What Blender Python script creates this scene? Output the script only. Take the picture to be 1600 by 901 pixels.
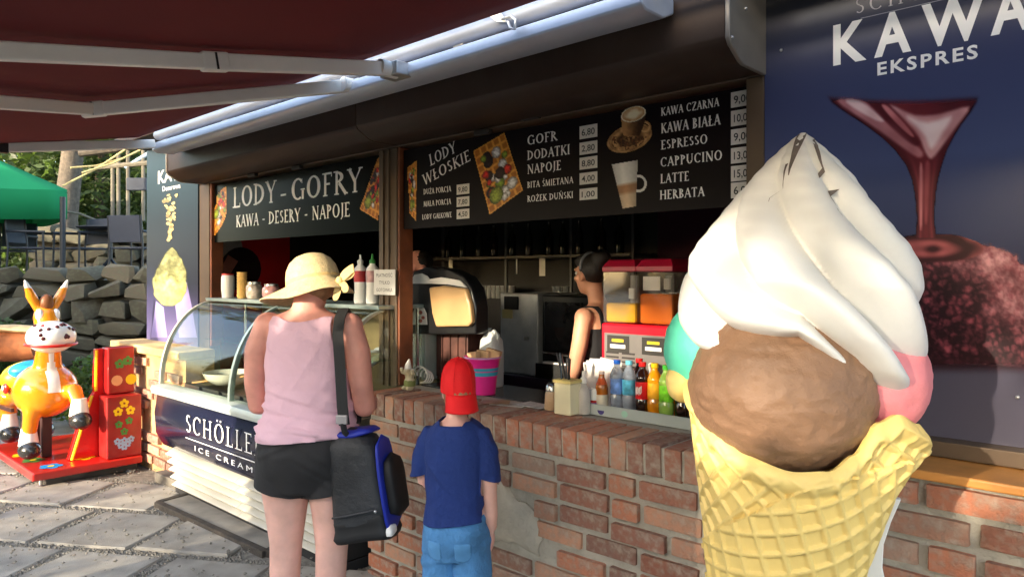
import bpy, bmesh, math, random
from mathutils import Vector, Matrix, noise
random.seed(7)
for _o in list(bpy.data.objects): bpy.data.objects.remove(_o, do_unlink=True)
SC = bpy.context.scene
COL = SC.collection
R = math.radians
# ---------------------------------------------------------------- camera
CAMH, FPX, YAW = 1.56, 1130.0, R(43)
cd = bpy.data.cameras.new('camera'); cam = bpy.data.objects.new('camera', cd); COL.objects.link(cam)
cam.location = (0, 0, CAMH); cam.rotation_euler = (R(90), 0, YAW)
cd.sensor_width = 36; cd.lens = FPX/1600*36; cd.shift_y = -20.5/1600; cd.clip_start = .05; cd.clip_end = 500
SC.camera = cam
# ---------------------------------------------------------------- sky, sun, exposure
SUN = Vector((.03, 1, -.275)).normalized()
w = bpy.data.worlds.new("World"); SC.world = w; w.use_nodes = True
nt = w.node_tree; bg = nt.nodes['Background']
sky = nt.nodes.new('ShaderNodeTexSky'); sky.sky_type = 'NISHITA'; sky.sun_disc = False
sky.sun_elevation = math.asin(-SUN.z); sky.sun_rotation = math.pi - math.atan2(-SUN.x, SUN.y)*-1
sky.air_density = 1.0; sky.dust_density = 2.0
nt.links.new(sky.outputs[0], bg.inputs[0]); bg.inputs[1].default_value = .15
sd = bpy.data.lights.new('sun', 'SUN'); sd.energy = 2.0; sd.angle = R(.53); sd.color = (1, .86, .66)
sun = bpy.data.objects.new('sun', sd); COL.objects.link(sun); sun.rotation_euler = SUN.to_track_quat('-Z', 'Y').to_euler()
sun.location = (0, -10, 8)
SC.view_settings.view_transform = 'Standard'; SC.view_settings.look = 'None'
SC.view_settings.exposure = 2.7; SC.view_settings.gamma = 1
SC.render.engine = 'CYCLES'; SC.cycles.max_bounces = 8; SC.cycles.transparent_max_bounces = 12
# ---------------------------------------------------------------- pixel -> place helpers
cY, sY = math.cos(YAW), math.sin(YAW)
def _dir(px):
    l = (px-800)/FPX
    return l*cY - sY, cY + l*sY
def atD(px, py, D):
    dx, dy = _dir(px); return Vector((dx*D, dy*D, CAMH-(py-430)*D/FPX))
def onY(px, py, Y):
    return atD(px, py, Y/_dir(px)[1])
def onX(px, py, X):
    return atD(px, py, X/_dir(px)[0])
def onZ(px, py, h):
    return atD(px, py, (CAMH-h)*FPX/(py-430))
def depth(p): return -p[0]*sY + p[1]*cY
# ---------------------------------------------------------------- materials
def C(r, g, b):
    f = lambda c: (c/255/12.92) if c/255 <= .04045 else ((c/255+.055)/1.055)**2.4
    return (f(r), f(g), f(b))
_M = {}
def M(name, col, rough=.6, metal=0., var=.1, scale=8., bump=0., bscale=60., coat=0., rnd=0., trans=0., sss=0., spec=.5, alpha=1., ior=1.45, detail=4, ramp=None, dirt=0.):
    if name in _M: return _M[name]
    m = bpy.data.materials.new(name); m.use_nodes = True; _M[name] = m
    n = m.node_tree.nodes; l = m.node_tree.links; b = n['Principled BSDF']
    b.inputs['Roughness'].default_value = rough; b.inputs['Metallic'].default_value = metal
    b.inputs['Specular IOR Level'].default_value = spec; b.inputs['Coat Weight'].default_value = coat; b.inputs['Coat Roughness'].default_value = .06
    b.inputs['Transmission Weight'].default_value = trans; b.inputs['Alpha'].default_value = alpha; b.inputs['IOR'].default_value = ior
    if sss: b.inputs['Subsurface Weight'].default_value = sss; b.inputs['Subsurface Radius'].default_value = (.02, .008, .004)
    tc = n.new('ShaderNodeTexCoord')
    ns = n.new('ShaderNodeTexNoise'); ns.inputs['Scale'].default_value = scale; ns.inputs['Detail'].default_value = detail
    l.new(tc.outputs['Object'], ns.inputs['Vector'])
    cr = n.new('ShaderNodeValToRGB'); e = cr.color_ramp.elements
    e[0].position = .3; e[1].position = .7
    lo = [max(0, c*(1-var)) for c in col]; hi = [min(1, c*(1+var)) for c in col]
    e[0].color = (*lo, 1); e[1].color = (*hi, 1)
    l.new(ns.outputs[0], cr.inputs[0]); out = cr.outputs[0]
    if ramp:                                     # per-object tones
        oi = n.new('ShaderNodeObjectInfo'); r2 = n.new('ShaderNodeValToRGB'); r2.color_ramp.interpolation = 'LINEAR'
        el = r2.color_ramp.elements
        while len(el) < len(ramp): el.new(.5)
        for i, c in enumerate(ramp): el[i].position = i/(len(ramp)-1); el[i].color = (*c, 1)
        l.new(oi.outputs['Random'], r2.inputs[0])
        mx = n.new('ShaderNodeMix'); mx.data_type = 'RGBA'; mx.blend_type = 'MIX'
        mf = n.new('ShaderNodeMapRange'); mf.inputs[1].default_value = .42; mf.inputs[2].default_value = .72; mf.inputs[3].default_value = 0; mf.inputs[4].default_value = .8
        l.new(ns.outputs[0], mf.inputs[0]); l.new(mf.outputs[0], mx.inputs[0])
        l.new(r2.outputs[0], mx.inputs[6]); l.new(out, mx.inputs[7]); out = mx.outputs[2]
    elif rnd:
        oi = n.new('ShaderNodeObjectInfo'); hs = n.new('ShaderNodeHueSaturation')
        mr = n.new('ShaderNodeMapRange'); mr.inputs[3].default_value = 1-rnd; mr.inputs[4].default_value = 1+rnd
        l.new(oi.outputs['Random'], mr.inputs[0]); l.new(mr.outputs[0], hs.inputs['Value']); l.new(out, hs.inputs['Color']); out = hs.outputs[0]
    if dirt:
        n3 = n.new('ShaderNodeTexNoise'); n3.inputs['Scale'].default_value = scale*.35; n3.inputs['Detail'].default_value = 8; n3.inputs['Roughness'].default_value = .7
        l.new(tc.outputs['Object'], n3.inputs['Vector'])
        m3 = n.new('ShaderNodeMapRange'); m3.inputs[1].default_value = .5; m3.inputs[2].default_value = .75; m3.inputs[3].default_value = 0; m3.inputs[4].default_value = dirt
        l.new(n3.outputs[0], m3.inputs[0])
        mx = n.new('ShaderNodeMix'); mx.data_type = 'RGBA'
        l.new(m3.outputs[0], mx.inputs[0]); l.new(out, mx.inputs[6]); mx.inputs[7].default_value = (.12, .1, .08, 1); out = mx.outputs[2]
    l.new(out, b.inputs['Base Color'])
    if bump:
        n2 = n.new('ShaderNodeTexNoise'); n2.inputs['Scale'].default_value = bscale; n2.inputs['Detail'].default_value = 6; n2.inputs['Roughness'].default_value = .65
        l.new(tc.outputs['Object'], n2.inputs['Vector'])
        bp = n.new('ShaderNodeBump'); bp.inputs['Strength'].default_value = bump; bp.inputs['Distance'].default_value = .01
        l.new(n2.outputs[0], bp.inputs['Height']); l.new(bp.outputs[0], b.inputs['Normal'])
    return m
def glassy(name, col, alpha, rough=.03):
    """thin sheet glass: a clear layer mixed with a mirror by viewing angle"""
    if name in _M: return _M[name]
    m = bpy.data.materials.new(name); m.use_nodes = True; _M[name] = m
    n = m.node_tree.nodes; l = m.node_tree.links; n.remove(n['Principled BSDF'])
    t = n.new('ShaderNodeBsdfTransparent'); t.inputs[0].default_value = (*col, 1)
    g = n.new('ShaderNodeBsdfGlossy'); g.inputs['Roughness'].default_value = rough
    lw = n.new('ShaderNodeLayerWeight'); lw.inputs[0].default_value = .5; pw = n.new('ShaderNodeMath'); pw.operation = 'POWER'; pw.inputs[1].default_value = 4.5
    l.new(lw.outputs['Facing'], pw.inputs[0]); mr = n.new('ShaderNodeMapRange'); mr.inputs[3].default_value = (1-alpha)*.6; mr.inputs[4].default_value = .55
    mx = n.new('ShaderNodeMixShader'); l.new(pw.outputs[0], mr.inputs[0]); l.new(mr.outputs[0], mx.inputs[0]); l.new(t.outputs[0], mx.inputs[1]); l.new(g.outputs[0], mx.inputs[2])
    l.new(mx.outputs[0], n['Material Output'].inputs[0])
    return m
# ---------------------------------------------------------------- mesh helpers
class MB:
    def __init__(s): s.v = []; s.f = []; s.m = []
    def add(s, vs, fs, mi=0):
        k = len(s.v); s.v += [tuple(v) for v in vs]
        s.f += [tuple(i+k for i in f) for f in fs]; s.m += [mi]*len(fs); return s
    def box(s, x0, x1, y0, y1, z0, z1, mi=0, M_=None):
        v = [Vector((x, y, z)) for z in (z0, z1) for y in (y0, y1) for x in (x0, x1)]
        if M_: v = [M_ @ p for p in v]
        return s.add(v, [(0,2,3,1),(4,5,7,6),(0,1,5,4),(2,6,7,3),(0,4,6,2),(1,3,7,5)], mi)
    def bar(s, a, b, wx, wz, mi=0, up=(0,0,1)):
        a = Vector(a); b = Vector(b); d = (b-a).normalized(); r = d.cross(Vector(up))
        if r.length < 1e-4: r = d.cross(Vector((1,0,0)))
        r.normalize(); u = r.cross(d)
        v = [p + r*sx*wx/2 + u*sz*wz/2 for p in (a, b) for sz in (-1,1) for sx in (-1,1)]
        return s.add(v, [(0,1,3,2),(4,6,7,5),(0,4,5,1),(2,3,7,6),(0,2,6,4),(1,5,7,3)], mi)
    def tube(s, pts, rad, n=10, mi=0, caps=True, flat=None):
        pts = [Vector(p) for p in pts]
        if not hasattr(rad, '__len__'): rad = [rad]*len(pts)
        rings = []; prev = None
        for i, p in enumerate(pts):
            d = (pts[min(i+1, len(pts)-1)] - pts[max(i-1, 0)]).normalized()
            if prev is None:
                u = d.cross(Vector((0,0,1)))
                if u.length < .1: u = d.cross(Vector((0,1,0)))
            else: u = prev - d*prev.dot(d)
            u.normalize(); prev = u; v = d.cross(u)
            r = rad[i]; ru, rv = (r if isinstance(r, tuple) else (r, r))
            rings.append([p + u*ru*math.cos(2*math.pi*k/n) + v*rv*math.sin(2*math.pi*k/n) for k in range(n)])
        return s.loft(rings, caps, mi)
    def loft(s, rings, caps=True, mi=0, closed=True):
        n = len(rings[0]); vs = [p for r in rings for p in r]; fs = []
        for i in range(len(rings)-1):
            for k in range(n if closed else n-1):
                a = i*n+k; b = i*n+(k+1) % n
                fs.append((a, b, b+n, a+n))
        if caps: fs.append(tuple(range(n))[::-1]); fs.append(tuple(range((len(rings)-1)*n, len(rings)*n)))
        return s.add(vs, fs, mi)
    def lathe(s, prof, c=(0,0,0), n=24, mi=0, M_=None, caps=False):
        c = Vector(c); rings = []
        for r, z in prof:
            rings.append([Vector((r*math.cos(2*math.pi*k/n), r*math.sin(2*math.pi*k/n), z)) for k in range(n)])
        rings = [[(M_ @ p if M_ else p) + c for p in q] for q in rings]
        return s.loft(rings, caps, mi)
    def ball(s, c, r, nu=16, nv=10, mi=0, M_=None):
        c = Vector(c); r = r if hasattr(r, '__len__') else (r, r, r)
        vs = []; fs = []
        for j in range(1, nv):
            t = math.pi*j/nv
            for k in range(nu):
                a = 2*math.pi*k/nu
                vs.append(Vector((r[0]*math.sin(t)*math.cos(a), r[1]*math.sin(t)*math.sin(a), r[2]*math.cos(t))))
        vs += [Vector((0,0,r[2])), Vector((0,0,-r[2]))]; T, B = len(vs)-2, len(vs)-1
        for j in range(nv-2):
            for k in range(nu):
                a = j*nu+k; b = j*nu+(k+1) % nu; fs.append((a, a+nu, b+nu, b))
        for k in range(nu):
            fs.append((T, k, (k+1) % nu)); q = (nv-2)*nu; fs.append((B, q+(k+1) % nu, q+k))
        if M_: vs = [M_ @ p for p in vs]
        return s.add([p+c for p in vs], fs, mi)
    def poly(s, pts, mi=0): return s.add(pts, [tuple(range(len(pts)))], mi)
    def prism(s, pts, d, mi=0):
        """closed outline pts swept by vector d"""
        pts = [Vector(p) for p in pts]; d = Vector(d); n = len(pts)
        fs = [tuple(range(n))[::-1], tuple(range(n, 2*n))] + [(i, (i+1) % n, n+(i+1) % n, n+i) for i in range(n)]
        return s.add(pts + [p+d for p in pts], fs, mi)
    def mesh(s, name, mats, smooth=True, angle=40, tri=False):
        me = bpy.data.meshes.new(name); me.from_pydata(s.v, [], s.f)
        for m in (mats if isinstance(mats, (list, tuple)) else [mats]): me.materials.append(m)
        me.polygons.foreach_set('material_index', s.m)
        bm = bmesh.new(); bm.from_mesh(me); bmesh.ops.recalc_face_normals(bm, faces=bm.faces)
        if tri: bmesh.ops.triangulate(bm, faces=[f for f in bm.faces if len(f.verts) > 4])
        bm.to_mesh(me); bm.free()
        if smooth:
            me.shade_smooth()
            try: me.set_sharp_from_angle(angle=R(angle))
            except Exception: pass
        me.update(); return me
    def build(s, name, mats, parent=None, smooth=True, bevel=0, angle=40, tri=False, seg=2, kind=None):
        o = bpy.data.objects.new(name, s.mesh(name, mats, smooth, angle, tri)); COL.objects.link(o)
        if parent: o.parent = parent; o.matrix_parent_inverse = parent.matrix_world.inverted() if not parent.get('_local') else Matrix()
        if bevel:
            b = o.modifiers.new('bevel', 'BEVEL'); b.width = bevel; b.segments = seg; b.limit_method = 'ANGLE'; b.angle_limit = R(35)
        if kind: o['kind'] = kind
        return o
def thing(name, label, cat, loc=(0,0,0), group=None, rz=0, local=False):
    o = bpy.data.objects.new(name, None); COL.objects.link(o); o.empty_display_size = .1
    o.matrix_world = Matrix.Translation(loc) @ Matrix.Rotation(rz, 4, 'Z')
    o['label'] = label; o['category'] = cat
    if group: o['group'] = group
    if local: o['_local'] = 1
    return o
def tag(o, label, cat, group=None):
    o['label'] = label; o['category'] = cat
    if group: o['group'] = group
    return o
def inst(mesh, name, parent, mw):
    o = bpy.data.objects.new(name, mesh); COL.objects.link(o); o.parent = parent
    o.matrix_parent_inverse = parent.matrix_world.inverted() if not parent.get('_local') else Matrix()
    o.matrix_basis = mw
    return o
def copy_tree(o, parent=None):
    c = o.copy(); COL.objects.link(c)
    if parent: c.parent = parent
    for ch in list(o.children): copy_tree(ch, c)
    return c
def seg_noise(p, s=1., seed=0): return noise.noise(Vector(p)*s + Vector((seed*7.3, seed*1.7, seed*3.1)))
# ---------------------------------------------------------------- lettering
T_, t_ = .15, .075
def _L(x0,y0,x1,y1,w=T_): return ('L',x0,y0,x1,y1,w)
def _A(cx,cy,rx,ry,a0,a1,T=T_,t=t_): return ('A',cx,cy,rx,ry,a0,a1,T,t)
def _S(x,y,l=.24): return ('L',x-l/2,y+(.025 if y < .5 else -.025),x+l/2,y+(.025 if y < .5 else -.025),.05)
GL = {
 'A':(.74,[_L(.08,0,.37,1,t_),_L(.36,1,.66,0),_L(.18,.36,.54,.36,t_),_S(.08,0,.2),_S(.66,0)]),
 'B':(.6,[_L(.16,0,.16,1),_A(.18,.75,.3,.25,-90,90),_A(.18,.26,.36,.26,-90,90),_S(.12,0),_S(.12,1)]),
 'C':(.76,[_A(.42,.5,.37,.5,48,312),_L(.68,.72,.68,.95,.05)]),
 'D':(.8,[_L(.16,0,.16,1),_A(.2,.5,.53,.48,-90,90),_S(.12,0),_S(.12,1)]),
 'E':(.58,[_L(.16,0,.16,1),_L(.16,.97,.5,.97,t_),_L(.16,.52,.42,.52,t_),_L(.16,.03,.53,.03,t_),_L(.5,.84,.5,1,.05),_L(.53,0,.53,.17,.05),_S(.12,0),_S(.12,1)]),
 'F':(.55,[_L(.16,0,.16,1),_L(.16,.97,.5,.97,t_),_L(.16,.52,.42,.52,t_),_L(.5,.82,.5,1,.05),_S(.16,0),_S(.12,1)]),
 'G':(.84,[_A(.42,.5,.37,.5,48,300),_L(.7,.02,.7,.42),_S(.7,.44,.24),_L(.66,.74,.66,.95,.05)]),
 'H':(.84,[_L(.16,0,.16,1),_L(.68,0,.68,1),_L(.16,.52,.68,.52,t_),_S(.16,0),_S(.16,1),_S(.68,0),_S(.68,1)]),
 'I':(.34,[_L(.17,0,.17,1),_S(.17,0),_S(.17,1)]),
 'J':(.36,[_L(.2,.0,.2,1),_L(.2,.03,.05,-.14,t_),_S(.2,1)]),
 'K':(.72,[_L(.16,0,.16,1),_L(.6,.98,.2,.48,t_),_L(.27,.57,.66,0),_S(.16,0),_S(.16,1),_S(.6,1),_S(.66,0)]),
 'L':(.58,[_L(.16,0,.16,1),_L(.16,.03,.54,.03,t_),_L(.54,0,.54,.2,.05),_S(.12,0),_S(.16,1)]),
 'M':(.96,[_L(.12,0,.17,1,t_),_L(.18,1,.48,.05),_L(.48,.05,.8,1,t_),_L(.79,1,.84,0),_S(.12,0,.2),_S(.84,0)]),
 'N':(.84,[_L(.15,0,.15,1,t_),_L(.14,1,.7,0),_L(.7,0,.7,1,t_),_S(.15,0,.2),_S(.12,1,.2),_S(.7,1,.2)]),
 'O':(.86,[_A(.43,.5,.37,.5,0,360)]),
 'P':(.58,[_L(.16,0,.16,1),_A(.18,.73,.33,.25,-90,90),_S(.16,0),_S(.12,1)]),
 'R':(.68,[_L(.16,0,.16,1),_A(.18,.74,.31,.24,-90,90),_L(.28,.5,.64,0),_S(.16,0),_S(.12,1),_S(.66,0,.16)]),
 'S':(.54,[_A(.27,.75,.18,.23,35,270,.13,.09),_A(.27,.27,.21,.25,90,-145,.13,.09)]),
 'T':(.66,[_L(.33,0,.33,1),_L(.05,.97,.61,.97,t_),_L(.05,.82,.05,1,.05),_L(.61,.82,.61,1,.05),_S(.33,0)]),
 'U':(.8,[_L(.16,.3,.16,1),_A(.41,.3,.25,.3,180,360),_L(.66,.3,.66,1,t_),_S(.16,1),_S(.66,1,.2)]),
 'W':(1.06,[_L(.07,1,.3,0),_L(.3,0,.53,1,t_),_L(.52,1,.76,0),_L(.76,0,.99,1,t_),_S(.07,1),_S(.53,1,.2),_S(.99,1,.2)]),
 'Y':(.7,[_L(.07,1,.35,.46),_L(.63,1,.35,.46,t_),_L(.35,0,.35,.48),_S(.07,1),_S(.63,1,.2),_S(.35,0)]),
 'Z':(.68,[_L(.08,.97,.6,.97,t_),_L(.57,.97,.1,.03),_L(.08,.03,.62,.03,t_),_L(.08,.82,.08,1,.05),_L(.62,0,.62,.18,.05)]),
 '-':(.5,[_L(.1,.42,.4,.42,.09)]), ' ':(.34,[]), 'X':(.7,[_L(.08,1,.62,0),_L(.62,1,.08,0,t_)]), ',':(.2,[_L(.1,.05,.06,-.15,.1)]),
}
GL['Ł'] = (GL['L'][0], GL['L'][1]+[_L(.0,.4,.36,.62,t_)]); GL['Ś'] = (GL['S'][0], GL['S'][1]+[_L(.25,1.08,.36,1.25,.09)])
GL['Ń'] = (GL['N'][0], GL['N'][1]+[_L(.38,1.08,.5,1.25,.09)]); GL['Ż'] = (GL['Z'][0], GL['Z'][1]+[_L(.3,1.15,.4,1.15,.1)])
GL['Ö'] = (GL['O'][0], GL['O'][1]+[_L(.24,1.15,.34,1.15,.12),_L(.52,1.15,.62,1.15,.12)])
GL['Ć'] = (GL['C'][0], GL['C'][1]+[_L(.4,1.08,.52,1.25,.09)]); GL['Ó'] = (GL['O'][0], GL['O'][1]+[_L(.4,1.08,.52,1.25,.09)])
GL['Ą'] = (GL['A'][0], GL['A'][1]+[_L(.62,.0,.7,-.2,.09)])
def serif(mb, s, start, h, width=None, axis=(1,0,0), up=(0,0,1), nrm=(0,-1,0), mi=0, bold=1., track=.06):
    """serif capitals drawn as thin flat strokes on a panel"""
    adv = [GL[c][0] + track for c in s]; tot = sum(adv) - track
    sx = (width/tot) if width else h
    st = Vector(start); ax = Vector(axis); up = Vector(up); nr = Vector(nrm); x0 = 0; k = 0
    def P(x, y, z): return st + ax*(x*sx) + up*(y*h) + nr*z
    for c, a in zip(s, adv):
        for g in GL[c][1]:
            lift = .0004 + .00012*(k % 9); k += 1
            if g[0] == 'L':
                _, xa, ya, xb, yb, wd = g; wd *= bold
                ux, uy = (xb-xa)*sx, (yb-ya)*h; L = math.hypot(ux, uy) or 1; px, py = -uy/L*wd*h/2, ux/L*wd*h/2
                q = []
                for (x, y, sg) in ((xa,ya,1),(xb,yb,1),(xb,yb,-1),(xa,ya,-1)):
                    q.append(st + ax*((x0+x)*sx+sg*px*min(1, sx/h*1.15)) + up*(y*h+sg*py) + nr*lift)
                mb.add(q, [(0,1,2,3)], mi)
            else:
                _, cx, cy, rx, ry, a0, a1, T, t = g; n = max(6, int(abs(a1-a0)/18)); vs = []
                for i in range(n+1):
                    th = R(a0+(a1-a0)*i/n); cth, sth = math.cos(th), math.sin(th)
                    wd = (t+(T-t)*abs(cth)**1.3)*bold
                    for sg in (0, -1):
                        vs.append(P(x0+cx+(rx+sg*wd+.02)*cth, cy+(ry+sg*wd*.9)*sth, lift))
                mb.add(vs, [(2*i, 2*i+2, 2*i+3, 2*i+1) for i in range(n)], mi)
        x0 += a
    return mb
def sans(s, start, h, width=None, bold=.0, axis=(1,0,0), up=(0,0,1), nrm=(0,-1,0), mb=None, mi=0, lift=.0006, track=1.):
    """plain grotesque letters from the built-in font"""
    cu = bpy.data.curves.new('letters', 'FONT'); cu.body = s; cu.size = 1; cu.offset = bold; cu.resolution_u = 3; cu.space_character = track
    o = bpy.data.objects.new('letters', cu); COL.objects.link(o)
    dg = bpy.context.evaluated_depsgraph_get(); me = bpy.data.meshes.new_from_object(o.evaluated_get(dg))
    xs = [v.co.x for v in me.vertices] or [0, 1]; x0, x1 = min(xs), max(xs); ys = [v.co.y for v in me.vertices]
    cap = .73
    sx = width/(x1-x0) if width else h/cap
    st = Vector(start); ax = Vector(axis); up = Vector(up); nr = Vector(nrm)
    mb = mb or MB()
    mb.add([st + ax*((v.co.x-x0)*sx) + up*(v.co.y*h/cap) + nr*lift for v in me.vertices], [tuple(p.vertices) for p in me.polygons], mi)
    bpy.data.objects.remove(o); bpy.data.curves.remove(cu); bpy.data.meshes.remove(me)
    return mb
# ---------------------------------------------------------------- bodies
def blob(mb, voxel, smooth=5, fac=.5):
    """one continuous skin round all the pieces; returns verts, tris, normals"""
    me = mb.mesh('tmp', [], smooth=False, tri=True); o = bpy.data.objects.new('tmp', me); COL.objects.link(o)
    r = o.modifiers.new('r', 'REMESH'); r.mode = 'VOXEL'; r.voxel_size = voxel; r.adaptivity = 0
    s = o.modifiers.new('s', 'SMOOTH'); s.factor = fac; s.iterations = smooth
    ev = o.evaluated_get(bpy.context.evaluated_depsgraph_get()); m2 = bpy.data.meshes.new_from_object(ev)
    V = [v.co.copy() for v in m2.vertices]; F = [tuple(p.vertices) for p in m2.polygons]; N = [v.normal.copy() for v in m2.vertices]
    bpy.data.objects.remove(o); bpy.data.meshes.remove(me); bpy.data.meshes.remove(m2)
    return V, F, N
def skin_obj(name, bl, mats, parent, matf=None):
    V, F, N = bl; m = MB(); m.add(V, F)
    o = m.build(name, mats, parent, angle=180)
    if matf:
        for p in o.data.polygons: p.material_index = matf(p.center)
    return o
def cloth(name, bl, f, off, mats, parent, thick=.004, matf=None):
    """the part of a skin where f(p) >= 0, cut cleanly, pushed out by off(p) and given thickness"""
    V, F, N = bl; fv = [f(p) for p in V]; out = MB(); idx = {}; cut = {}
    def vi(i):
        if i not in idx: idx[i] = len(out.v); out.v.append(tuple(V[i] + N[i]*off(V[i])))
        return idx[i]
    def ce(i, j):
        k = (min(i, j), max(i, j))
        if k not in cut:
            a, b = k; t = fv[a]/(fv[a]-fv[b]); p = V[a].lerp(V[b], t); n = N[a].lerp(N[b], t)
            cut[k] = len(out.v); out.v.append(tuple(p + n*off(p)))
        return cut[k]
    for fc in F:
        q = []
        for a, i in enumerate(fc):
            j = fc[(a+1) % len(fc)]
            if fv[i] >= 0: q.append(vi(i))
            if (fv[i] >= 0) != (fv[j] >= 0): q.append(ce(i, j))
        if len(q) >= 3: out.f.append(tuple(q)); out.m.append(0)
    o = out.build(name, mats, parent, angle=180)
    if matf:
        for p in o.data.polygons: p.material_index = matf(p.center)
    s = o.modifiers.new('thickness', 'SOLIDIFY'); s.thickness = thick; s.offset = -1
    return o
def ring(c, rx, ry, n=20, p=2.3, yaw=0.):
    out = []
    for k in range(n):
        a = 2*math.pi*k/n; ca, sa = math.cos(a), math.sin(a)
        x = rx*math.copysign(abs(ca)**(2/p), ca); y = ry*math.copysign(abs(sa)**(2/p), sa)
        out.append(Vector((c[0]+x*math.cos(yaw)-y*math.sin(yaw), c[1]+x*math.sin(yaw)+y*math.cos(yaw), c[2])))
    return out
def add_hand(mb, w, d, n, s=1., side=1, curl=.35):
    """palm, four fingers of unequal length with bent knuckles, thumb from the side; w wrist, d along, n palm normal"""
    d = Vector(d).normalized(); n = Vector(n); n = (n - d*n.dot(d)).normalized(); x = d.cross(n)*side; w = Vector(w)
    B = Matrix((x, d, n)).transposed()
    mb.ball(w + d*.045*s, (.038*s, .052*s, .016*s), 14, 10, M_=B.to_3x3())
    for i, (o, L) in enumerate(((-.030,.062),(-.010,.075),(.010,.07),(.029,.055))):
        b = w + d*.082*s + x*o*s; c1 = curl*(1+.15*i); p = [b - d*.02*s, b]
        dd = d.copy()
        for k, fr in enumerate((.45,.3,.25)):
            dd = (dd*math.cos(c1) + n*math.sin(c1)).normalized(); p.append(p[-1] + dd*L*fr*s)
        mb.tube(p, [.0095*s,.0095*s,.0085*s,.008*s,.0065*s], 8)
    tb = w + d*.03*s - x*.03*s; td = (d*.75 - x*.6 + n*.35).normalized()
    mb.tube([tb, tb+td*.03*s, tb+td*.03*s+(td+d*.5+n*.2).normalized()*.03*s], [.013*s,.011*s,.008*s], 8)
def add_head(mb, c, yaw, pitch, s=1., hat=False):
    """skull, jaw, nose, brow, lips, ears; faces local +Y turned by yaw, pitched down by pitch"""
    Q = Matrix.Rotation(yaw, 3, 'Z') @ Matrix.Rotation(-pitch, 3, 'X'); c = Vector(c)
    def b(p, r): mb.ball(c + Q @ (Vector(p)*s), tuple(q*s for q in r), 16, 12, M_=Q)
    b((0,-.012,.025), (.074,.094,.092)); b((0,.022,-.045), (.056,.066,.07)); b((0,.055,-.088), (.026,.026,.02))
    b((0,.085,.03), (.05,.014,.014)); b((0,.092,.0), (.011,.018,.026)); b((0,.102,-.014), (.014,.014,.011))
    b((0,.083,-.045), (.024,.012,.006)); b((0,.082,-.055), (.021,.012,.007))
    for q in (-1,1): b((q*.076,-.005,-.012), (.008,.019,.032)); b((q*.045,.06,-.02), (.022,.02,.02))
    return Q
def eyes(parent, c, Q, s, white, iris):
    c = Vector(c)
    for q in (-1, 1):
        m = MB(); m.ball(c + Q @ Vector((q*.034*s, .0715*s, .010*s)), .0115*s, 12, 8); m.ball(c + Q @ Vector((q*.034*s, .0805*s, .010*s)), .005*s, 8, 6, 1)
        m.build('eye', [white, iris], parent)
# ================================================================ ground
m_dirt = M('gravelly earth', (.23,.21,.175), .95, var=.35, scale=25, bump=.9, bscale=120, dirt=.3)
m_slab = M('concrete slab', (.345,.315,.265), .9, var=.28, scale=5, bump=.35, bscale=160, rnd=.12, dirt=.35)
m_pebble = M('pebbles', (.22,.2,.165), .9, var=.4, scale=60)
def sheet(x0, x1, y0, y1, z, n):
    m = MB(); vs = []; fs = []
    for j in range(n+1):
        for i in range(n+1):
            vs.append((x0+(x1-x0)*i/n, y0+(y1-y0)*j/n, z))
    for j in range(n):
        for i in range(n): a = j*(n+1)+i; fs.append((a, a+1, a+n+2, a+n+1))
    return m.add(vs, fs)
ground = sheet(-120, 120, -120, 120, 0, 4).build('ground', m_dirt, smooth=False); ground['kind'] = 'structure'
paving = MB().box(-11, 1.5, -1.2, 4.3, .001, .006).build('pavement', m_dirt, smooth=False); paving['kind'] = 'structure'
# slabs laid on a turned grid, staggered, gravel showing in the joints
ga = R(33); gu = Vector((math.cos(ga), math.sin(ga), 0)); gv = Vector((-math.sin(ga), math.cos(ga), 0))
def slab_mesh(k):
    rr = random.Random(k); m = MB(); hw, hd, h = .289, .278, .02
    pts = []
    for (x, y) in ((-hw,-hd),(0,-hd),(hw,-hd),(hw,0),(hw,hd),(0,hd),(-hw,hd),(-hw,0)):
        pts.append((x+rr.uniform(-.012,.012), y+rr.uniform(-.012,.012)))
    lo = [(x, y, 0) for x, y in pts]; mid = [(x, y, h-.008) for x, y in pts]; hi = [(x*.965, y*.965, h+rr.uniform(-.002,.002)) for x, y in pts]
    return m.loft([[Vector(p) for p in r] for r in (lo, mid, hi)]).mesh('paving_slab', m_slab, angle=30)
slab_meshes = [slab_mesh(k) for k in range(6)]
o0 = onZ(42, 853, 0)
slab_xy = []
for i in range(-14, 10):
    for j in range(-9, 12):
        p = o0 + gu*(.64*(i+.5) + (.3 if j % 2 else 0)) + gv*(.62*(j+.5)); p.z = .004
        D = depth(p); lat = p.x*cY + p.y*sY
        if D < 2.2 or D > 8 or abs(lat) > D*.76 or p.y > 2.15 and p.x > -6.2: continue
        slab_xy.append(p)
for p in slab_xy:
    T = Matrix.Translation((p.x, p.y, random.uniform(-.006, .004))) @ Matrix.Rotation(ga + random.uniform(-.02,.02), 4, 'Z') @ Matrix.Rotation(random.uniform(-.012,.012), 4, 'X')
    inst(random.choice(slab_meshes), 'paving_slab', paving, T)
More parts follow.
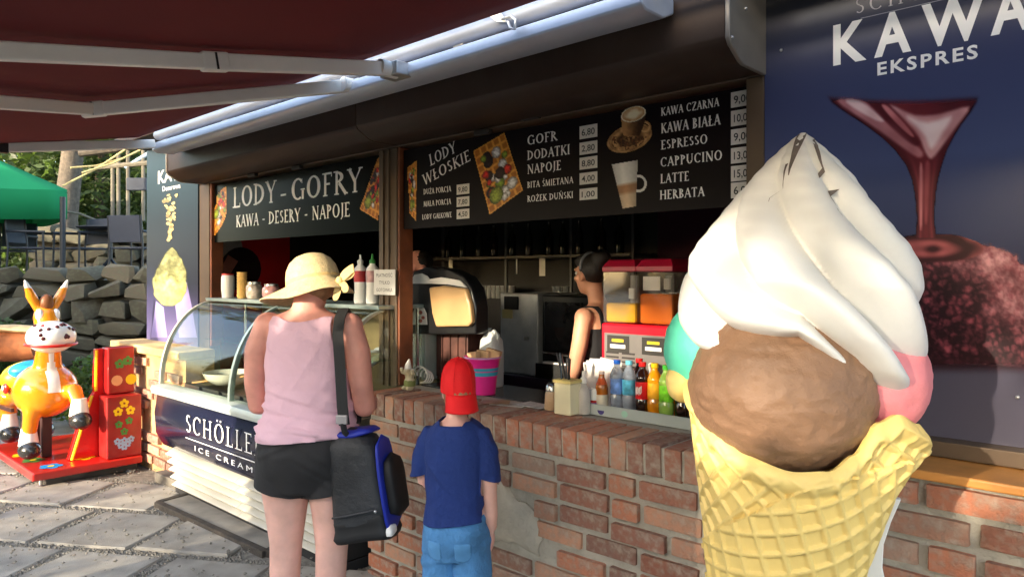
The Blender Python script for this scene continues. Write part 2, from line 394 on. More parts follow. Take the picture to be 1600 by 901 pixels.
# loose gravel in the joints
pb = MB(); rr = random.Random(4)
oct_f = [(0,2,4),(2,1,4),(1,3,4),(3,0,4),(2,0,5),(1,2,5),(3,1,5),(0,3,5)]
cnt = 0
while cnt < 5200:
    D = rr.uniform(3.2, 7.2)**1.0; px = rr.uniform(-60, 700); l = (px-800)/FPX*D
    x, y = l*cY - D*sY, l*sY + D*cY
    if y > 2.3: continue
    q = Vector((x, y, 0)) - o0; u, v = q.dot(gu), q.dot(gv); j = math.floor(v/.62)
    fu = ((u - (.3 if j % 2 else 0))/.64) % 1; fv = (v/.62) % 1
    e = max(abs(fu-.5), abs(fv-.5))
    if e < .445 and rr.random() > .04: continue
    s = rr.uniform(.004, .013); z = .008 if e > .445 else .032
    vs = [Vector((a*s*rr.uniform(.6,1.3), b*s*rr.uniform(.6,1.3), c*s*.7)) + Vector((x, y, z)) for a, b, c in ((1,0,0),(-1,0,0),(0,1,0),(0,-1,0),(0,0,1),(0,0,-1))]
    pb.add(vs, oct_f); cnt += 1
g = pb.build('gravel', m_pebble, smooth=False); g['kind'] = 'stuff'; g['label'] = 'loose gravel lying in the joints between the paving slabs'
# hatch frame let into the paving in front of the display cabinet
m_iron = M('dark timber', (.06,.05,.04), .85, var=.3, scale=20, bump=.5)
hf = thing('floor_hatch', 'sunken dark framed hatch in the paving below the ice cream cabinet', 'hatch', onZ(330, 810, 0))
ca, cb, cc, cd2 = [onZ(x, y, .02) for x, y in ((246,788),(305,772),(470,838),(415,866))]
for a, b in ((ca,cb),(cb,cc),(cc,cd2),(cd2,ca)):
    MB().bar(a, b, .045, .05).build('frame_bar', m_iron, hf, bevel=.004)
m = MB(); m.prism([ca+Vector((0,0,.006)), cb+Vector((0,0,.006)), cc+Vector((0,0,.006)), cd2+Vector((0,0,.006))], (0,0,.012)); m.build('lid', m_slab, hf, smooth=False)

# ================================================================ stones
m_stone = M('field stone', (.1,.1,.06), .9, var=.3, scale=7, bump=.6, bscale=40, dirt=.2, ramp=[(.06,.05,.033),(.13,.105,.07),(.08,.07,.045),(.17,.135,.09)])
def stone_mesh(k, flat=1.):
    rr = random.Random(100+k); bm = bmesh.new()
    for _ in range(20):
        p = Vector((rr.gauss(0,1), rr.gauss(0,1), rr.gauss(0,1))).normalized(); q = Vector([math.copysign(abs(c)**.5, c) for c in p]); bm.verts.new(q*rr.uniform(.8,1.05))
    h = bmesh.ops.convex_hull(bm, input=bm.verts[:]); bmesh.ops.delete(bm, geom=[g for g in h['geom_interior'] if isinstance(g, bmesh.types.BMVert)], context='VERTS')
    mx = [max(abs(v.co[i]) for v in bm.verts) for i in range(3)]
    for v in bm.verts: v.co = Vector((v.co[i]/mx[i] for i in range(3)))*.5
    me = bpy.data.meshes.new('stone'); bm.to_mesh(me); bm.free(); me.materials.append(m_stone); me.shade_smooth(); me.set_sharp_from_angle(angle=R(24)); return me
stones = [stone_mesh(k) for k in range(9)]
def dry_wall(name, label, A, B, z0, z1, thick, hmin, hmax, wmin, wmax, seed, leaf=None):
    rr = random.Random(seed); A = Vector(A); B = Vector(B); d = (B-A); L = d.length; d.normalize(); nrm = Vector((d.y, -d.x, 0)); ang = math.atan2(d.y, d.x)
    t = thing(name, label, 'wall', (A+B)/2)
    c = MB(); h = nrm*-thick
    c.prism([A+Vector((0,0,z0)), B+Vector((0,0,z0)), B+Vector((0,0,z0))+h, A+Vector((0,0,z0))+h], (0,0,z1-z0-.12)); c.build('core', M('earth fill', (.05,.045,.035), 1, var=.4, scale=12), t, smooth=False)
    z = z0
    while z < z1 - .05:
        hh = rr.uniform(hmin, hmax); x = -rr.uniform(0, .2)
        while x < L:
            ww = rr.uniform(wmin, wmax); hz = hh*rr.uniform(.85, 1.2)
            p = A + d*(x+ww/2) + nrm*rr.uniform(.02, .07) + Vector((0,0,z+hh/2+rr.uniform(-.02,.02)))
            T = Matrix.Translation(p) @ Matrix.Rotation(ang, 4, 'Z') @ Matrix.Rotation(rr.uniform(-.2,.2), 4, 'Y') @ Matrix.Rotation(rr.choice((0,math.pi))+rr.uniform(-.2,.2), 4, 'Z') @ Matrix.Diagonal((ww*1.06, rr.uniform(.25,.4), hz*1.05, 1))
            inst(rr.choice(stones), 'stone', t, T); x += ww
        z += hh
    return t
wa, wb = atD(-420, 430, 9.2), atD(300, 430, 9.0); wa.z = wb.z = 0
dry_wall('stone_wall', 'dark dry stone retaining wall behind the horse ride', wa, wb, 0, 1.52, .5, .11, .27, .2, .62, 5)
# terrace fill behind it, with its own low boulder wall
m_terr = M('terrace soil', (.12,.11,.08), .95, var=.3, scale=10, bump=.4)
v_ = Vector((-sY, cY, 0)); m = MB(); m.prism([wa+v_*.15, wb+v_*.15, wb+v_*22, wa+v_*22-Vector((10,0,0))], (0,0,1.5)); o = m.build('terrace', m_terr, smooth=False); o['kind'] = 'structure'
r1, r2 = atD(60, 430, 12.6), atD(300, 430, 12.4); r1.z = r2.z = 0
dry_wall('boulder_bank', 'sunlit pale boulder bank behind the terrace chairs', r1, r2, 1.48, 2.45, .6, .25, .42, .4, .85, 9)

# ================================================================ foliage
m_bark = M('bark', (.1,.08,.06), .95, var=.35, scale=14, bump=.9, bscale=30)
def m_leafy(name, col, hi):
    if name in _M: return _M[name]
    m = M(name, col, .55, var=.45, scale=1.3, detail=6); b = m.node_tree.nodes['Principled BSDF']
    n = m.node_tree.nodes; l = m.node_tree.links
    tr = n.new('ShaderNodeBsdfTranslucent'); tr.inputs[0].default_value = (*hi, 1); mx = n.new('ShaderNodeMixShader'); mx.inputs[0].default_value = .3
    l.new(b.outputs[0], mx.inputs[1]); l.new(tr.outputs[0], mx.inputs[2]); l.new(mx.outputs[0], n['Material Output'].inputs[0]); return m
leaf_a = m_leafy('forest leaves', (.045,.075,.022), (.12,.2,.03)); leaf_b = m_leafy('bright shrub leaves', (.08,.13,.025), (.2,.3,.04)); leaf_c = m_leafy('hedge leaves', (.04,.07,.025), (.08,.13,.03))
def leaves(m, centre, rad, n, size, rr, hollow=.25):
    c = Vector(centre)
    for _ in range(n):
        while True:
            p = Vector((rr.uniform(-1,1), rr.uniform(-1,1), rr.uniform(-1,1)))
            if hollow < p.length < 1: break
        p = Vector((p.x*rad[0], p.y*rad[1], p.z*rad[2])) + c
        a = Vector((rr.gauss(0,1), rr.gauss(0,1), rr.gauss(0,.6))).normalized(); b = a.cross(Vector((rr.gauss(0,1), rr.gauss(0,1), rr.gauss(0,1)))).normalized()
        s = size*rr.uniform(.6, 1.3)
        m.add([p-a*s, p+b*s*.45, p+a*s, p-b*s*.45], [(0,1,2,3)])
def crown_mesh(seed, rad, clumps, per, size, mat):
    rr = random.Random(seed); m = MB()
    for _ in range(clumps):
        a = rr.uniform(0, 6.28); e = rr.uniform(-.8, 1); r = rr.uniform(.35, 1)
        c = (rad[0]*r*math.cos(a)*math.sqrt(1-e*e*.8), rad[1]*r*math.sin(a)*math.sqrt(1-e*e*.8), rad[2]*e)
        k = rr.uniform(.2, .42)
        leaves(m, c, (rad[0]*k, rad[0]*k, rad[2]*k*.8), per, size, rr)
    return m.mesh('crown', mat, smooth=False)
crowns = [crown_mesh(21+k, (2.4,2.4,2.6), 26, 330, .085, leaf_a) for k in range(3)]
def tree(p, h, tr, ck, label, z0=1.5, cs=1., bare=.45):
    p = Vector(p); t = thing('tree', label, 'tree', (p.x, p.y, z0), 'trees of the wood behind the terrace')
    rr = random.Random(int(p.x*100)); m = MB()
    pts = [Vector((p.x + .06*i*rr.uniform(-1,1), p.y + .06*i*rr.uniform(-1,1), z0-.1 + h*i/6)) for i in range(7)]
    m.tube(pts, [tr*(1.25 if i == 0 else 1)*(1-.1*i) for i in range(7)], 12); m.build('trunk', m_bark, t)
    for k in range(4):
        b = pts[3+k//2]; a = rr.uniform(0, 6.28); L = rr.uniform(1.2, 2.2)
        q = MB(); q.tube([b, b+Vector((math.cos(a)*L*.5, math.sin(a)*L*.5, L*.35)), b+Vector((math.cos(a)*L, math.sin(a)*L, L*.8))], [tr*.4, tr*.25, tr*.1], 6); q.build('limb', m_bark, t)
    inst(crowns[ck], 'crown', t, Matrix.Translation((p.x, p.y, z0+h*(bare+.35))) @ Matrix.Rotation(ck*1.3+p.x, 4, 'Z') @ Matrix.Diagonal((cs, cs, cs*.95, 1)))
    return t
tp = atD(108, 430, 13.2); tree(tp, 7.0, .23, 0, 'thick grey trunk rising behind the green parasol', cs=1.2, bare=.6)
wood = [(-30,15,5.6,1,'slim tree in the wood left of the green parasol',.2),(60,17.5,5.5,2,'leafy tree just left of the thick grey trunk',.14),(160,16,5,0,'low leafy tree between the thick trunk and the rope posts',.13),
        (215,18.5,6,1,'leafy tree behind the rope posts beside the kiosk poster',.18),(-120,19,6.5,2,'tall tree at the far left end of the wood',.2),(290,20,6.5,0,'tree rising behind the far corner of the kiosk',.2)]
for px, D, h, ck, lb, tr in wood: tree(atD(px, 430, D), h, tr, ck, lb, cs=1.15, bare=.12)
m = MB(); rr = random.Random(77)
for _ in range(95):
    px = rr.uniform(-420, 520); D = rr.uniform(20, 23); p = atD(px, 430, D); p.z = rr.uniform(1.6, 8.5)
    leaves(m, p, (1.5,1.5,1.1), 210, .14, rr)
o = m.build('woods', leaf_a, smooth=False); o['kind'] = 'stuff'; o['label'] = 'mass of dark green woodland closing the view behind the terrace'
# shrubs at the foot of the wall, behind the horse ride
def shrub(p, rad, n, label, mat, size=.035):
    p = Vector(p); t = thing('shrub', label, 'shrub', (p.x, p.y, 0), 'shrubs at the foot of the stone wall'); rr = random.Random(int(p.y*977))
    m = MB()
    for _ in range(14):
        a = rr.uniform(0, 6.28); r = rr.uniform(.1, .8); leaves(m, (p.x+rad[0]*r*math.cos(a), p.y+rad[1]*r*math.sin(a), rad[2]*rr.uniform(.35,1.6)), (rad[0]*.4, rad[1]*.4, rad[2]*.35), n//14, size, rr, 0)
    m.build('leaves', mat, t, smooth=False)
    s = MB()
    for _ in range(7): s.tube([p*1, p+Vector((rr.uniform(-.6,.6)*rad[0], rr.uniform(-.6,.6)*rad[1], rad[2]*rr.uniform(.9,1.5)))], [.012,.005], 5)
    s.build('stems', m_bark, t)
q = atD(130, 430, 7.3); shrub((q.x,q.y,0), (.42,.42,.42), 2600, 'green leafy shrub between the horse and the red tower', leaf_b)
q = atD(45, 430, 7.6); shrub((q.x,q.y,0), (.5,.5,.36), 2200, 'low green shrub under the belly of the horse', leaf_b)
q = atD(-30, 430, 8.2); shrub((q.x,q.y,0), (.5,.5,.62), 2200, 'darker shrub against the stone wall at the picture edge', leaf_a, .045)
# unseen hedges added behind the viewer: they shade the lower kiosk, wall and ground
def hedge(label, A, B, H, th, seed):
    A = Vector(A); B = Vector(B); d = (B-A); L = d.length; d.normalize(); n = Vector((-d.y, d.x, 0)); rr = random.Random(seed)
    t = thing('hedge', label, 'hedge', (A+B)/2, 'unseen hedges added for shade')
    c = MB(); c.prism([A+n*th*.35, B+n*th*.35, B-n*th*.35, A-n*th*.35], (0,0,H-.08)); c.build('inner_twigs', leaf_c, t, smooth=False)
    m = MB()
    for _ in range(int(L*H*150)):
        x = rr.uniform(0, L); z = rr.uniform(0, H); s = rr.choice((-1,1)); p = A + d*x + n*s*th*rr.uniform(.3,.5) + Vector((0,0,z))
        if rr.random() < .3: p = A + d*x + n*th*rr.uniform(-.5,.5) + Vector((0,0,H-rr.uniform(0,.1)))
        a = Vector((rr.gauss(0,1), rr.gauss(0,1), rr.gauss(0,1))).normalized(); b = a.cross(Vector((rr.gauss(0,1), rr.gauss(0,1), .3))).normalized(); q = .07
        m.add([p-a*q, p+b*q*.6, p+a*q, p-b*q*.6], [(0,1,2,3)])
    m.build('leaves', leaf_c, t, smooth=False)
hedge('unseen tall hedge added to shade the stone wall', (-15,-3,0), (-8.1,-3,0), 3.95, .8, 4)
hedge('unseen low angled hedge added to set the shade edge on the paving', (-9.4,-9.2,0), (-4.45,-5.7,0), 1.9, .7, 1)
hedge('unseen taller hedge added to shade the kiosk counter', (-4.3,-4.2,0), (-1.4,-4.2,0), 2.92, .7, 2)
airy = MB(); leaves(airy, (0,0,0), (2.7,1.6,3.9), 250, .25, random.Random(91), 0); airy_m = airy.mesh('crown', leaf_c, smooth=False)  # sparse unseen crowns added far behind the viewer to weaken the sun
for k, lb in enumerate(('nearest the horse ride','second from the horse ride','third from the horse ride','second from the statue end','nearest the statue end')):
    x = -13.2 + 3.5*k; t = thing('tree', 'unseen tall airy tree added to thin the sun, %s' % lb, 'tree', (x,-40,0), 'unseen airy trees added to thin the sun')
    m = MB(); m.tube([(x,-40,0),(x+.1,-40,5),(x-.05,-40,10),(x,-40,14)], [.2,.15,.1,.03], 8); m.build('trunk', m_bark, t); inst(airy_m, 'crown', t, Matrix.Translation((x,-40,12.4)) @ Matrix.Rotation(k*1.7, 4, 'Z'))
hc_m = crown_mesh(55, (1.6,1.1,.78), 44, 240, .22, leaf_c)  # unseen crowns added to keep the sun off the awning top and roller
for k, lb in enumerate(('first','second','third','fourth','fifth','sixth','seventh','eighth')):
    x = -10.6 + 2.3*k; t = thing('tree', '%s unseen round-crowned tree added to shade the awning, counted from the horse ride end' % lb, 'tree', (x,-12,0), 'unseen row of trees added to shade the awning')
    m = MB(); m.tube([(x,-12,0),(x+.05,-12,3),(x,-12,5.6)], [.12,.09,.06], 8); m.build('trunk', m_bark, t); inst(hc_m, 'crown', t, Matrix.Translation((x,-12,6.42)) @ Matrix.Rotation(k*1.1, 4, 'Z'))
hedge('unseen middle height hedge added to shade the lower cone statue', (-1.38,-4.2,0), (3.5,-4.2,0), 2.66, .7, 3)  # added behind the viewer so the lower cone falls in shade
# ================================================================ kiosk
m_brown = M('brown painted metal', C(58,41,31), .5, spec=.3, var=.12, scale=3, bump=.06, bscale=30, dirt=.25)
m_brown2 = M('brown frame', C(94,76,58), .5, var=.15, scale=5, bump=.08)
m_wood = M('red brown timber', C(120,66,38), .5, var=.3, scale=9, bump=.2)
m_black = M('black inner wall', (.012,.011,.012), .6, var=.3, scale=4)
m_purple = M('purple wall', C(88,38,62), .7, var=.1)
m_redwall = M('red wall panel', C(226,30,34), .6, var=.12, scale=4)
m_mortar = M('mortar', C(176,170,156), .95, var=.18, scale=9, bump=.9, bscale=70, dirt=.3)
m_brick = M('brick', (.36,.3,.235), .92, var=.3, scale=30, bump=.9, bscale=55, dirt=.3, detail=8,
            ramp=[C(176,122,96), C(190,122,92), C(152,104,86), C(136,100,86), C(200,148,118), C(164,134,116), C(186,114,82), C(128,88,74)])
kiosk = thing('kiosk', 'dark brown refreshment kiosk with two raised roller shutters and open serving hatches', 'kiosk', (-3, 2.5, 0))
def kb(name, x0, x1, y0, y1, z0, z1, mat, bev=.004): return MB().box(x0,x1,y0,y1,z0,z1).build(name, mat, kiosk, smooth=False, bevel=bev)
# front frame
kb('post', -3.33, -3.17, 2.47, 2.56, .95, 2.262, m_brown2)
for x in (-3.285, -3.235): kb('post_rib', x-.008, x+.008, 2.458, 2.472, .95, 2.255, m_brown2, .002)
kb('jamb', -3.168, -3.15, 2.475, 2.57, .957, 2.262, m_wood)
kb('jamb', -5.475, -5.45, 2.475, 2.57, 1.02, 2.262, m_wood)
kb('post', -5.65, -5.478, 2.47, 2.56, 0, 2.262, m_brown2)
kb('post', -1.152, -1.085, 2.462, 2.57, 1.0, 2.262, m_brown2)
kb('lintel', -5.65, -1.085, 2.47, 2.58, 2.264, 2.62, m_brown2)
kb('fascia', -5.56, 1.5, 2.16, 2.2, 2.566, 2.72, m_brown)
kb('roof', -6.72, 1.55, 2.202, 4.95, 2.66, 2.72, m_brown)
kb('wall_panel', -6.70, -5.652, 2.49, 2.56, 1.0, 2.66, m_black)
kb('wall_panel', -1.08, 1.5, 2.49, 2.56, .99, 2.66, m_black)
kb('side_wall', -6.70, -6.62, 2.562, 4.8, 0, 2.66, m_brown)
kb('side_wall', 1.42, 1.5, 2.562, 4.8, 0, 2.66, m_brown)
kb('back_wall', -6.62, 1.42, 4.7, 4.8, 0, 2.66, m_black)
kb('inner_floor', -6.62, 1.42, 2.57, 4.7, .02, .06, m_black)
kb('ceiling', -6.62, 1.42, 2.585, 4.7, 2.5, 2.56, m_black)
kb('red_panel', -6.619, -6.60, 2.6, 3.8, .3, 2.45, m_redwall)
kb('purple_panel', -2.87, 1.4, 4.66, 4.697, .8, 2.49, m_purple)
# roller shutter boxes (profile swept along X)
prof = [(2.20,2.565),(2.19,2.50),(2.19,2.335),(2.205,2.315),(2.275,2.275),(2.30,2.268),(2.465,2.268),(2.465,2.565)]
for x0, x1 in ((-5.56,-3.152),(-3.148,-1.095)):
    m = MB(); m.prism([(x0,y,z) for y,z in prof], (x1-x0,0,0)); b = m.build('shutter_box', m_brown, kiosk, angle=50, bevel=.004)
m = MB(); m.prism([(-1.094,y-.006 if y < 2.4 else y,z-.006) for y,z in prof], (.016,0,0)); e = m.build('shutter_end_cap', M('grey metal', C(140,132,122), .4, .3, scale=6, bump=.05), kiosk, bevel=.003)
m = MB(); m.prism([(-5.577,y-.006 if y < 2.4 else y,z-.006) for y,z in prof], (.016,0,0)); m.build('shutter_end_cap', M('grey metal', C(98,92,84)), kiosk, bevel=.003)
m_zinc = M('zinc', (.5,.5,.5), .4, .8, var=.1)
for x in (-1.088+.012,):
    for y, z in ((2.2,2.33),(2.3,2.45)): MB().ball((x, y, z), .006, 8, 6).build('rivet', m_zinc, kiosk)
for px, py in ((830,183),(1125,117),(755,207),(465,262),(395,274)):
    p = onY(px, py, 2.455); MB().box(p.x-.05,p.x+.05,2.44,2.468,p.z-.012,p.z+.012).build('shutter_catch', M('catch', (.05,.045,.04), .4, .5), kiosk, bevel=.003)
# inner shelves and dark cupboards at the back of the serving room
m_shelf = M('grey shelf edge', C(120,118,112), .5, .2)
for z in (1.70,2.06): kb('wall_shelf', -5.6, -2.95, 4.42, 4.697, z, z+.022, m_shelf)
for x in (-5.0,-4.2,-3.5,-2.93): kb('shelf_upright', x-.012, x+.012, 4.42, 4.44, 1.2, 2.4, M('upright', (.1,.1,.1), .5, .4))
kb('back_counter', -5.4, -1.3, 3.5, 4.697, .06, .90, M('dark purple worktop', (.035,.015,.03), .35, var=.2))
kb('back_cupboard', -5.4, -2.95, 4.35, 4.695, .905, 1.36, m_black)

# ================================================================ brick counter and wall
bw = thing('brick_wall', 'low red brick wall carrying the serving counter and the big poster', 'wall', (-1.3, 2.35, 0))
MB().box(-3.10, -1.05, 2.25, 2.468, 0, .945).build('mortar_core', m_mortar, bw, smooth=False)
MB().box(-1.05, 1.5, 2.25, 2.50, 0, .995).build('mortar_core', m_mortar, bw, smooth=False)
def brick_mesh(k, L, H, D):
    rr = random.Random(k*13+int(L*1000)); m = MB(); n = 5; rings = []
    for i, x in enumerate((-.5,-.47,-.2,.2,.47,.5)):
        e = 0 if i in (0,5) else 1; q = []
        for (y, z) in ((-1,-1),(-1,0),(-1,1),(1,1),(1,-1)):
            k1 = .93 if not e else 1
            q.append(Vector((x*L*(.985+rr.uniform(0,.02)), y*D/2*(1 if y > 0 else (.9 if not e else rr.uniform(.96,1.03))), z*H/2*k1*rr.uniform(.93,1.02))))
        rings.append(q)
    return m.loft(rings).mesh('brick', m_brick, angle=35)
bm_full = [brick_mesh(k, .227, .063, .07) for k in range(6)]; bm_half = [brick_mesh(k, .11, .066, .07) for k in range(3)]
bm_row = [brick_mesh(k, .118, .064, .245) for k in range(5)]     # on edge, long side into the wall
rr = random.Random(31)
def lay(parent, x0, x1, y, z0, courses, pitch=.0855, skip=None):
    for c in range(courses):
        x = x0 + (.0 if c % 2 else -.125); z = z0 + pitch*(c+.5)
        while x < x1:
            L = .232; mesh = rr.choice(bm_full)
            if rr.random() < .1: L = .11; mesh = rr.choice(bm_half)
            xc = x + L/2
            if xc - L/2 < x0 - .005:
                if x + L - x0 > .1: mesh = rr.choice(bm_half); xc = x0 + .055; nx = x0 + .11
                else: x += L + .02; continue
            if xc + L/2 > x1 + .02: mesh = rr.choice(bm_half); xc = min(xc, x1 - .055)
            if not (skip and skip(xc, z)):
                T = Matrix.Translation((xc, y + .033 + rr.uniform(-.008,.005), z + rr.uniform(-.006,.006))) @ Matrix.Rotation(rr.uniform(-.02,.02), 4, 'Y') @ Matrix.Rotation(rr.uniform(-.012,.012), 4, 'Z')
                inst(mesh, 'brick', parent, T)
            x += L + .02 + rr.uniform(-.003,.006)
PC = [onY(x, y, 2.235) for x, y in ((778,738),(800,775),(838,800),(846,835),(838,866),(800,848),(765,842),(760,800))]
def inpatch(x, z):
    cx = sum(p.x for p in PC)/len(PC); cz = sum(p.z for p in PC)/len(PC); return abs(x-cx) < .15 and abs(z-cz) < .12
lay(bw, -3.10, -1.05, 2.235, -.03, 10, skip=inpatch)
lay(bw, -1.03, .95, 2.235, -.03, 12)
m = MB(); cx = sum((p for p in PC), Vector())/len(PC)
prr = random.Random(5); PD = []
for i in range(8):
    for q in range(4): PD.append(PC[i].lerp(PC[(i+1) % 8], q/4).lerp(cx, prr.uniform(-.07,.09)))
outl = [p+Vector((0,.004,0)) for p in PD]; inn = [p.lerp(cx, .3)+Vector((0,-.008,0)) for p in PD]; base = [p+Vector((0,.03,0)) for p in PD]
m.loft([base, outl, inn]); m.build('plaster_patch', M('smeared plaster', C(180,172,156), .9, var=.12, scale=10, bump=.6, bscale=40), bw, angle=60)
# rowlock capping of the counter: bricks on edge, slightly uneven
n = int(2.06/.0765)
for i in range(n+1):
    x = -3.075 + i*.0765
    T = Matrix.Translation((x, 2.232+.122, .897+rr.uniform(-.003,.003))) @ Matrix.Rotation(rr.uniform(-.02,.02), 4, 'Z') @ Matrix.Rotation(R(90)+rr.uniform(-.02,.02), 4, 'Y')
    inst(rr.choice(bm_row), 'capping_brick', bw, T)
MB().box(-3.10, -1.05, 2.24, 2.466, .845, .948).build('capping_mortar', m_mortar, bw, smooth=False)
kb('counter_top', -3.10, -1.09, 2.585, 2.9, .90, .957, M('dark counter top', (.04,.035,.035), .25, var=.3, scale=6))
MB().box(-3.12, -1.05, 2.469, 2.58, .86, .951).build('counter_back_edge', m_mortar, bw, smooth=False)
# timber sill under the right-hand poster
m_sill = M('varnished pine sill', C(205,140,72), .4, var=.2, scale=7, bump=.1)
MB().box(-1.06, 1.5, 2.215, 2.478, 1.0, 1.026).build('sill_board', m_sill, kiosk, smooth=False, bevel=.006)
MB().box(-1.06, 1.5, 2.40, 2.478, 1.029, 1.075).build('sill_trim', m_brown2, kiosk, smooth=False, bevel=.004)
# left pillar below the left poster
m_render = M('rough ochre render', C(196,160,112), .95, var=.25, scale=6, bump=.8, bscale=35, dirt=.35)
pl = thing('brick_pillar', 'rough rendered brick pillar with a flat cap left of the ice cream cabinet', 'pillar', (-6.1, 2.4, 0))
MB().box(-6.72, -5.42, 2.27, 2.485, 0, .93).build('core', m_render, pl, smooth=False)
lay(pl, -6.72, -5.44, 2.245, -.03, 11, skip=lambda x, z: rr.random() < .55)
MB().box(-6.80, -5.40, 2.2, 2.485, .935, 1.0).build('cap', M('cap stone', C(205,170,115), .9, var=.2, scale=8, bump=.5), pl, bevel=.01)
# ================================================================ menu signs
m_signbg = M('menu board print', C(20,14,18), .45, var=.06, spec=.12)
m_white = M('white print', C(240,238,234), .45, var=.03)
m_tag = M('price tag', C(225,220,212), .5, var=.05)
m_ink = M('black ink', (.02,.02,.02), .5, var=.02)
m_waffle = M('waffle print', C(222,150,52), .4, var=.25, scale=30)
m_pr = {k: M('print '+k, c, .35, var=.2, scale=40) for k, c in dict(red=C(200,30,25), dark=C(30,14,18), cream=C(240,232,205), green=C(130,150,40), brown=C(110,66,34), tan=C(190,140,90), foam=C(222,205,170), orange=C(225,120,30), deep=C(70,38,16)).items()}
SY = 2.50
def panel(t, x0, x1, z0, z1, y, mat, th=.006): return MB().box(x0, x1, y, y+th, z0, z1).build('panel', mat, t, smooth=False)
def smooth(pts, n=4):
    out = []; k = len(pts)
    for i in range(k):
        p0, p1, p2, p3 = [pts[(i+j-1) % k] for j in range(4)]
        for q in range(n):
            t = q/n; out.append(tuple(.5*((2*p1[a]) + (-p0[a]+p2[a])*t + (2*p0[a]-5*p1[a]+4*p2[a]-p3[a])*t*t + (-p0[a]+3*p1[a]-3*p2[a]+p3[a])*t**3) for a in (0,1)))
    return out
def pxs(mb, pts, Y, lift, mi=0): pxp(mb, smooth(pts), Y, lift, mi)
def pxp(mb, pts, Y, lift, mi=0): mb.poly([onY(x, y, Y) + Vector((0,-lift,0)) for x, y in pts], mi)
def ell(cx, cy, rx, ry, n=20, rot=0., a0=0, a1=360):
    out = []
    for k in range(n + (0 if a1-a0 == 360 else 1)):
        a = R(a0 + (a1-a0)*k/n); x, y = rx*math.cos(a), ry*math.sin(a)
        out.append((cx + x*math.cos(rot)-y*math.sin(rot), cy + x*math.sin(rot)+y*math.cos(rot)))
    return out
def hline(t, name, s, pxl, pyl, pxr, cap, Y=SY, bold=1.15, mat=None):
    a = onY(pxl, pyl, Y); b = onY(pxr, pyl, Y); h = cap*depth(a.lerp(b,.5))/FPX
    return serif(MB(), s, a + Vector((0,-.0006,0)), h, b.x-a.x, bold=bold).build(name, mat or m_white, t, smooth=False)
def m_print():
    if 'colour print' in _M: return _M['colour print']
    m = bpy.data.materials.new('colour print'); m.use_nodes = True; _M['colour print'] = m; n = m.node_tree.nodes; l = m.node_tree.links; b = n['Principled BSDF']; b.inputs['Roughness'].default_value = .35; b.inputs['Specular IOR Level'].default_value = .3
    at = n.new('ShaderNodeVertexColor'); at.layer_name = 'ink'; l.new(at.outputs[0], b.inputs['Base Color']); l.new(at.outputs[1], b.inputs['Alpha']); return m
def picture(t, name, fn, x0, x1, y0, y1, step, Y, lift=.0012):
    """flat printed picture on a panel; fn(x, y) gives its ink colour (0-255) and cover"""
    nx, ny = int((x1-x0)/step), int((y1-y0)/step); P, cols = [], []
    for j in range(ny+1):
        for i in range(nx+1):
            x, y = x0+(x1-x0)*i/nx, y0+(y1-y0)*j/ny; P.append(onY(x, y, Y) + Vector((0,-lift,0))); c = fn(x, y); cols.append((*C(*[max(0, min(255, q)) for q in c[:3]]), max(0, min(1, c[3]))))
    F = [(j*(nx+1)+i, j*(nx+1)+i+1, (j+1)*(nx+1)+i+1, (j+1)*(nx+1)+i) for j in range(ny) for i in range(nx)]
    F = [f for f in F if max(cols[k][3] for k in f) > .01]
    m = MB(); m.add(P, F); o = m.build(name, m_print(), t, smooth=False); ca = o.data.color_attributes.new('ink', 'FLOAT_COLOR', 'POINT'); ca.data.foreach_set('color', [q for c in cols for q in c]); return o
def mixc(a, b, t): t = max(0, min(1, t)); return tuple(p+(q-p)*t for p, q in zip(a, b))
def sst(a, b, x): t = max(0, min(1, (x-a)/(b-a))); return t*t*(3-2*t)
def fb(x, y, s=1.): return noise.noise(Vector((x*s, y*s, 1.7)))
def waffle(t, corners, seed, Y=SY):
    rr = random.Random(seed); (ax, ay), (bx, by), (cx_, cy_), (dx_, dy_) = corners
    fruits = []
    for k in range(26):
        u, v = rr.uniform(.16,.84), rr.uniform(.08,.9); fruits.append((u, v, rr.uniform(.07,.15), rr.choice(((196,22,24),(214,40,30),(38,14,22),(28,12,26),(240,232,214),(120,150,40))) if v < .78 else (242,236,222)))
    fruits.append((.3,.8,.2,(140,158,48)))
    def fn(x, y):
        v = .5
        for _ in range(3):                 # invert the (nearly parallel) quad
            lx, ly = ax+(dx_-ax)*v, ay+(dy_-ay)*v; rx_, ry_ = bx+(cx_-bx)*v, by+(cy_-by)*v; d2 = (rx_-lx)**2+(ry_-ly)**2
            u = ((x-lx)*(rx_-lx)+(y-ly)*(ry_-ly))/d2; tx, ty = ax+(bx-ax)*u, ay+(by-ay)*u; bx2, by2 = dx_+(cx_-dx_)*u, dy_+(cy_-dy_)*u
            v = ((x-tx)*(bx2-tx)+(y-ty)*(by2-ty))/((bx2-tx)**2+(by2-ty)**2)
        if not (0 <= u <= 1 and 0 <= v <= 1): return (0,0,0,0)
        g = max(abs((u*5) % 1-.5), abs((v*8) % 1-.5))*2; c = mixc((176,104,30), (236,168,66), sst(.55,.85,g)+.3*fb(x,y,.2))
        for fu, fv, r, col in fruits:
            q = math.hypot(u-fu, (v-fv)*1.6)/r
            if q < 1: c = mixc(tuple(k*.45 for k in col), tuple(min(255, k*1.15+12) for k in col), 1-q*q + .5*fb(x*1.3+fu*50, y*1.3, .3))
        return (*c, 1)
    xs, ys = [p[0] for p in corners], [p[1] for p in corners]
    return picture(t, 'waffle_picture', fn, min(xs), max(xs), min(ys), max(ys), 1.3, Y)
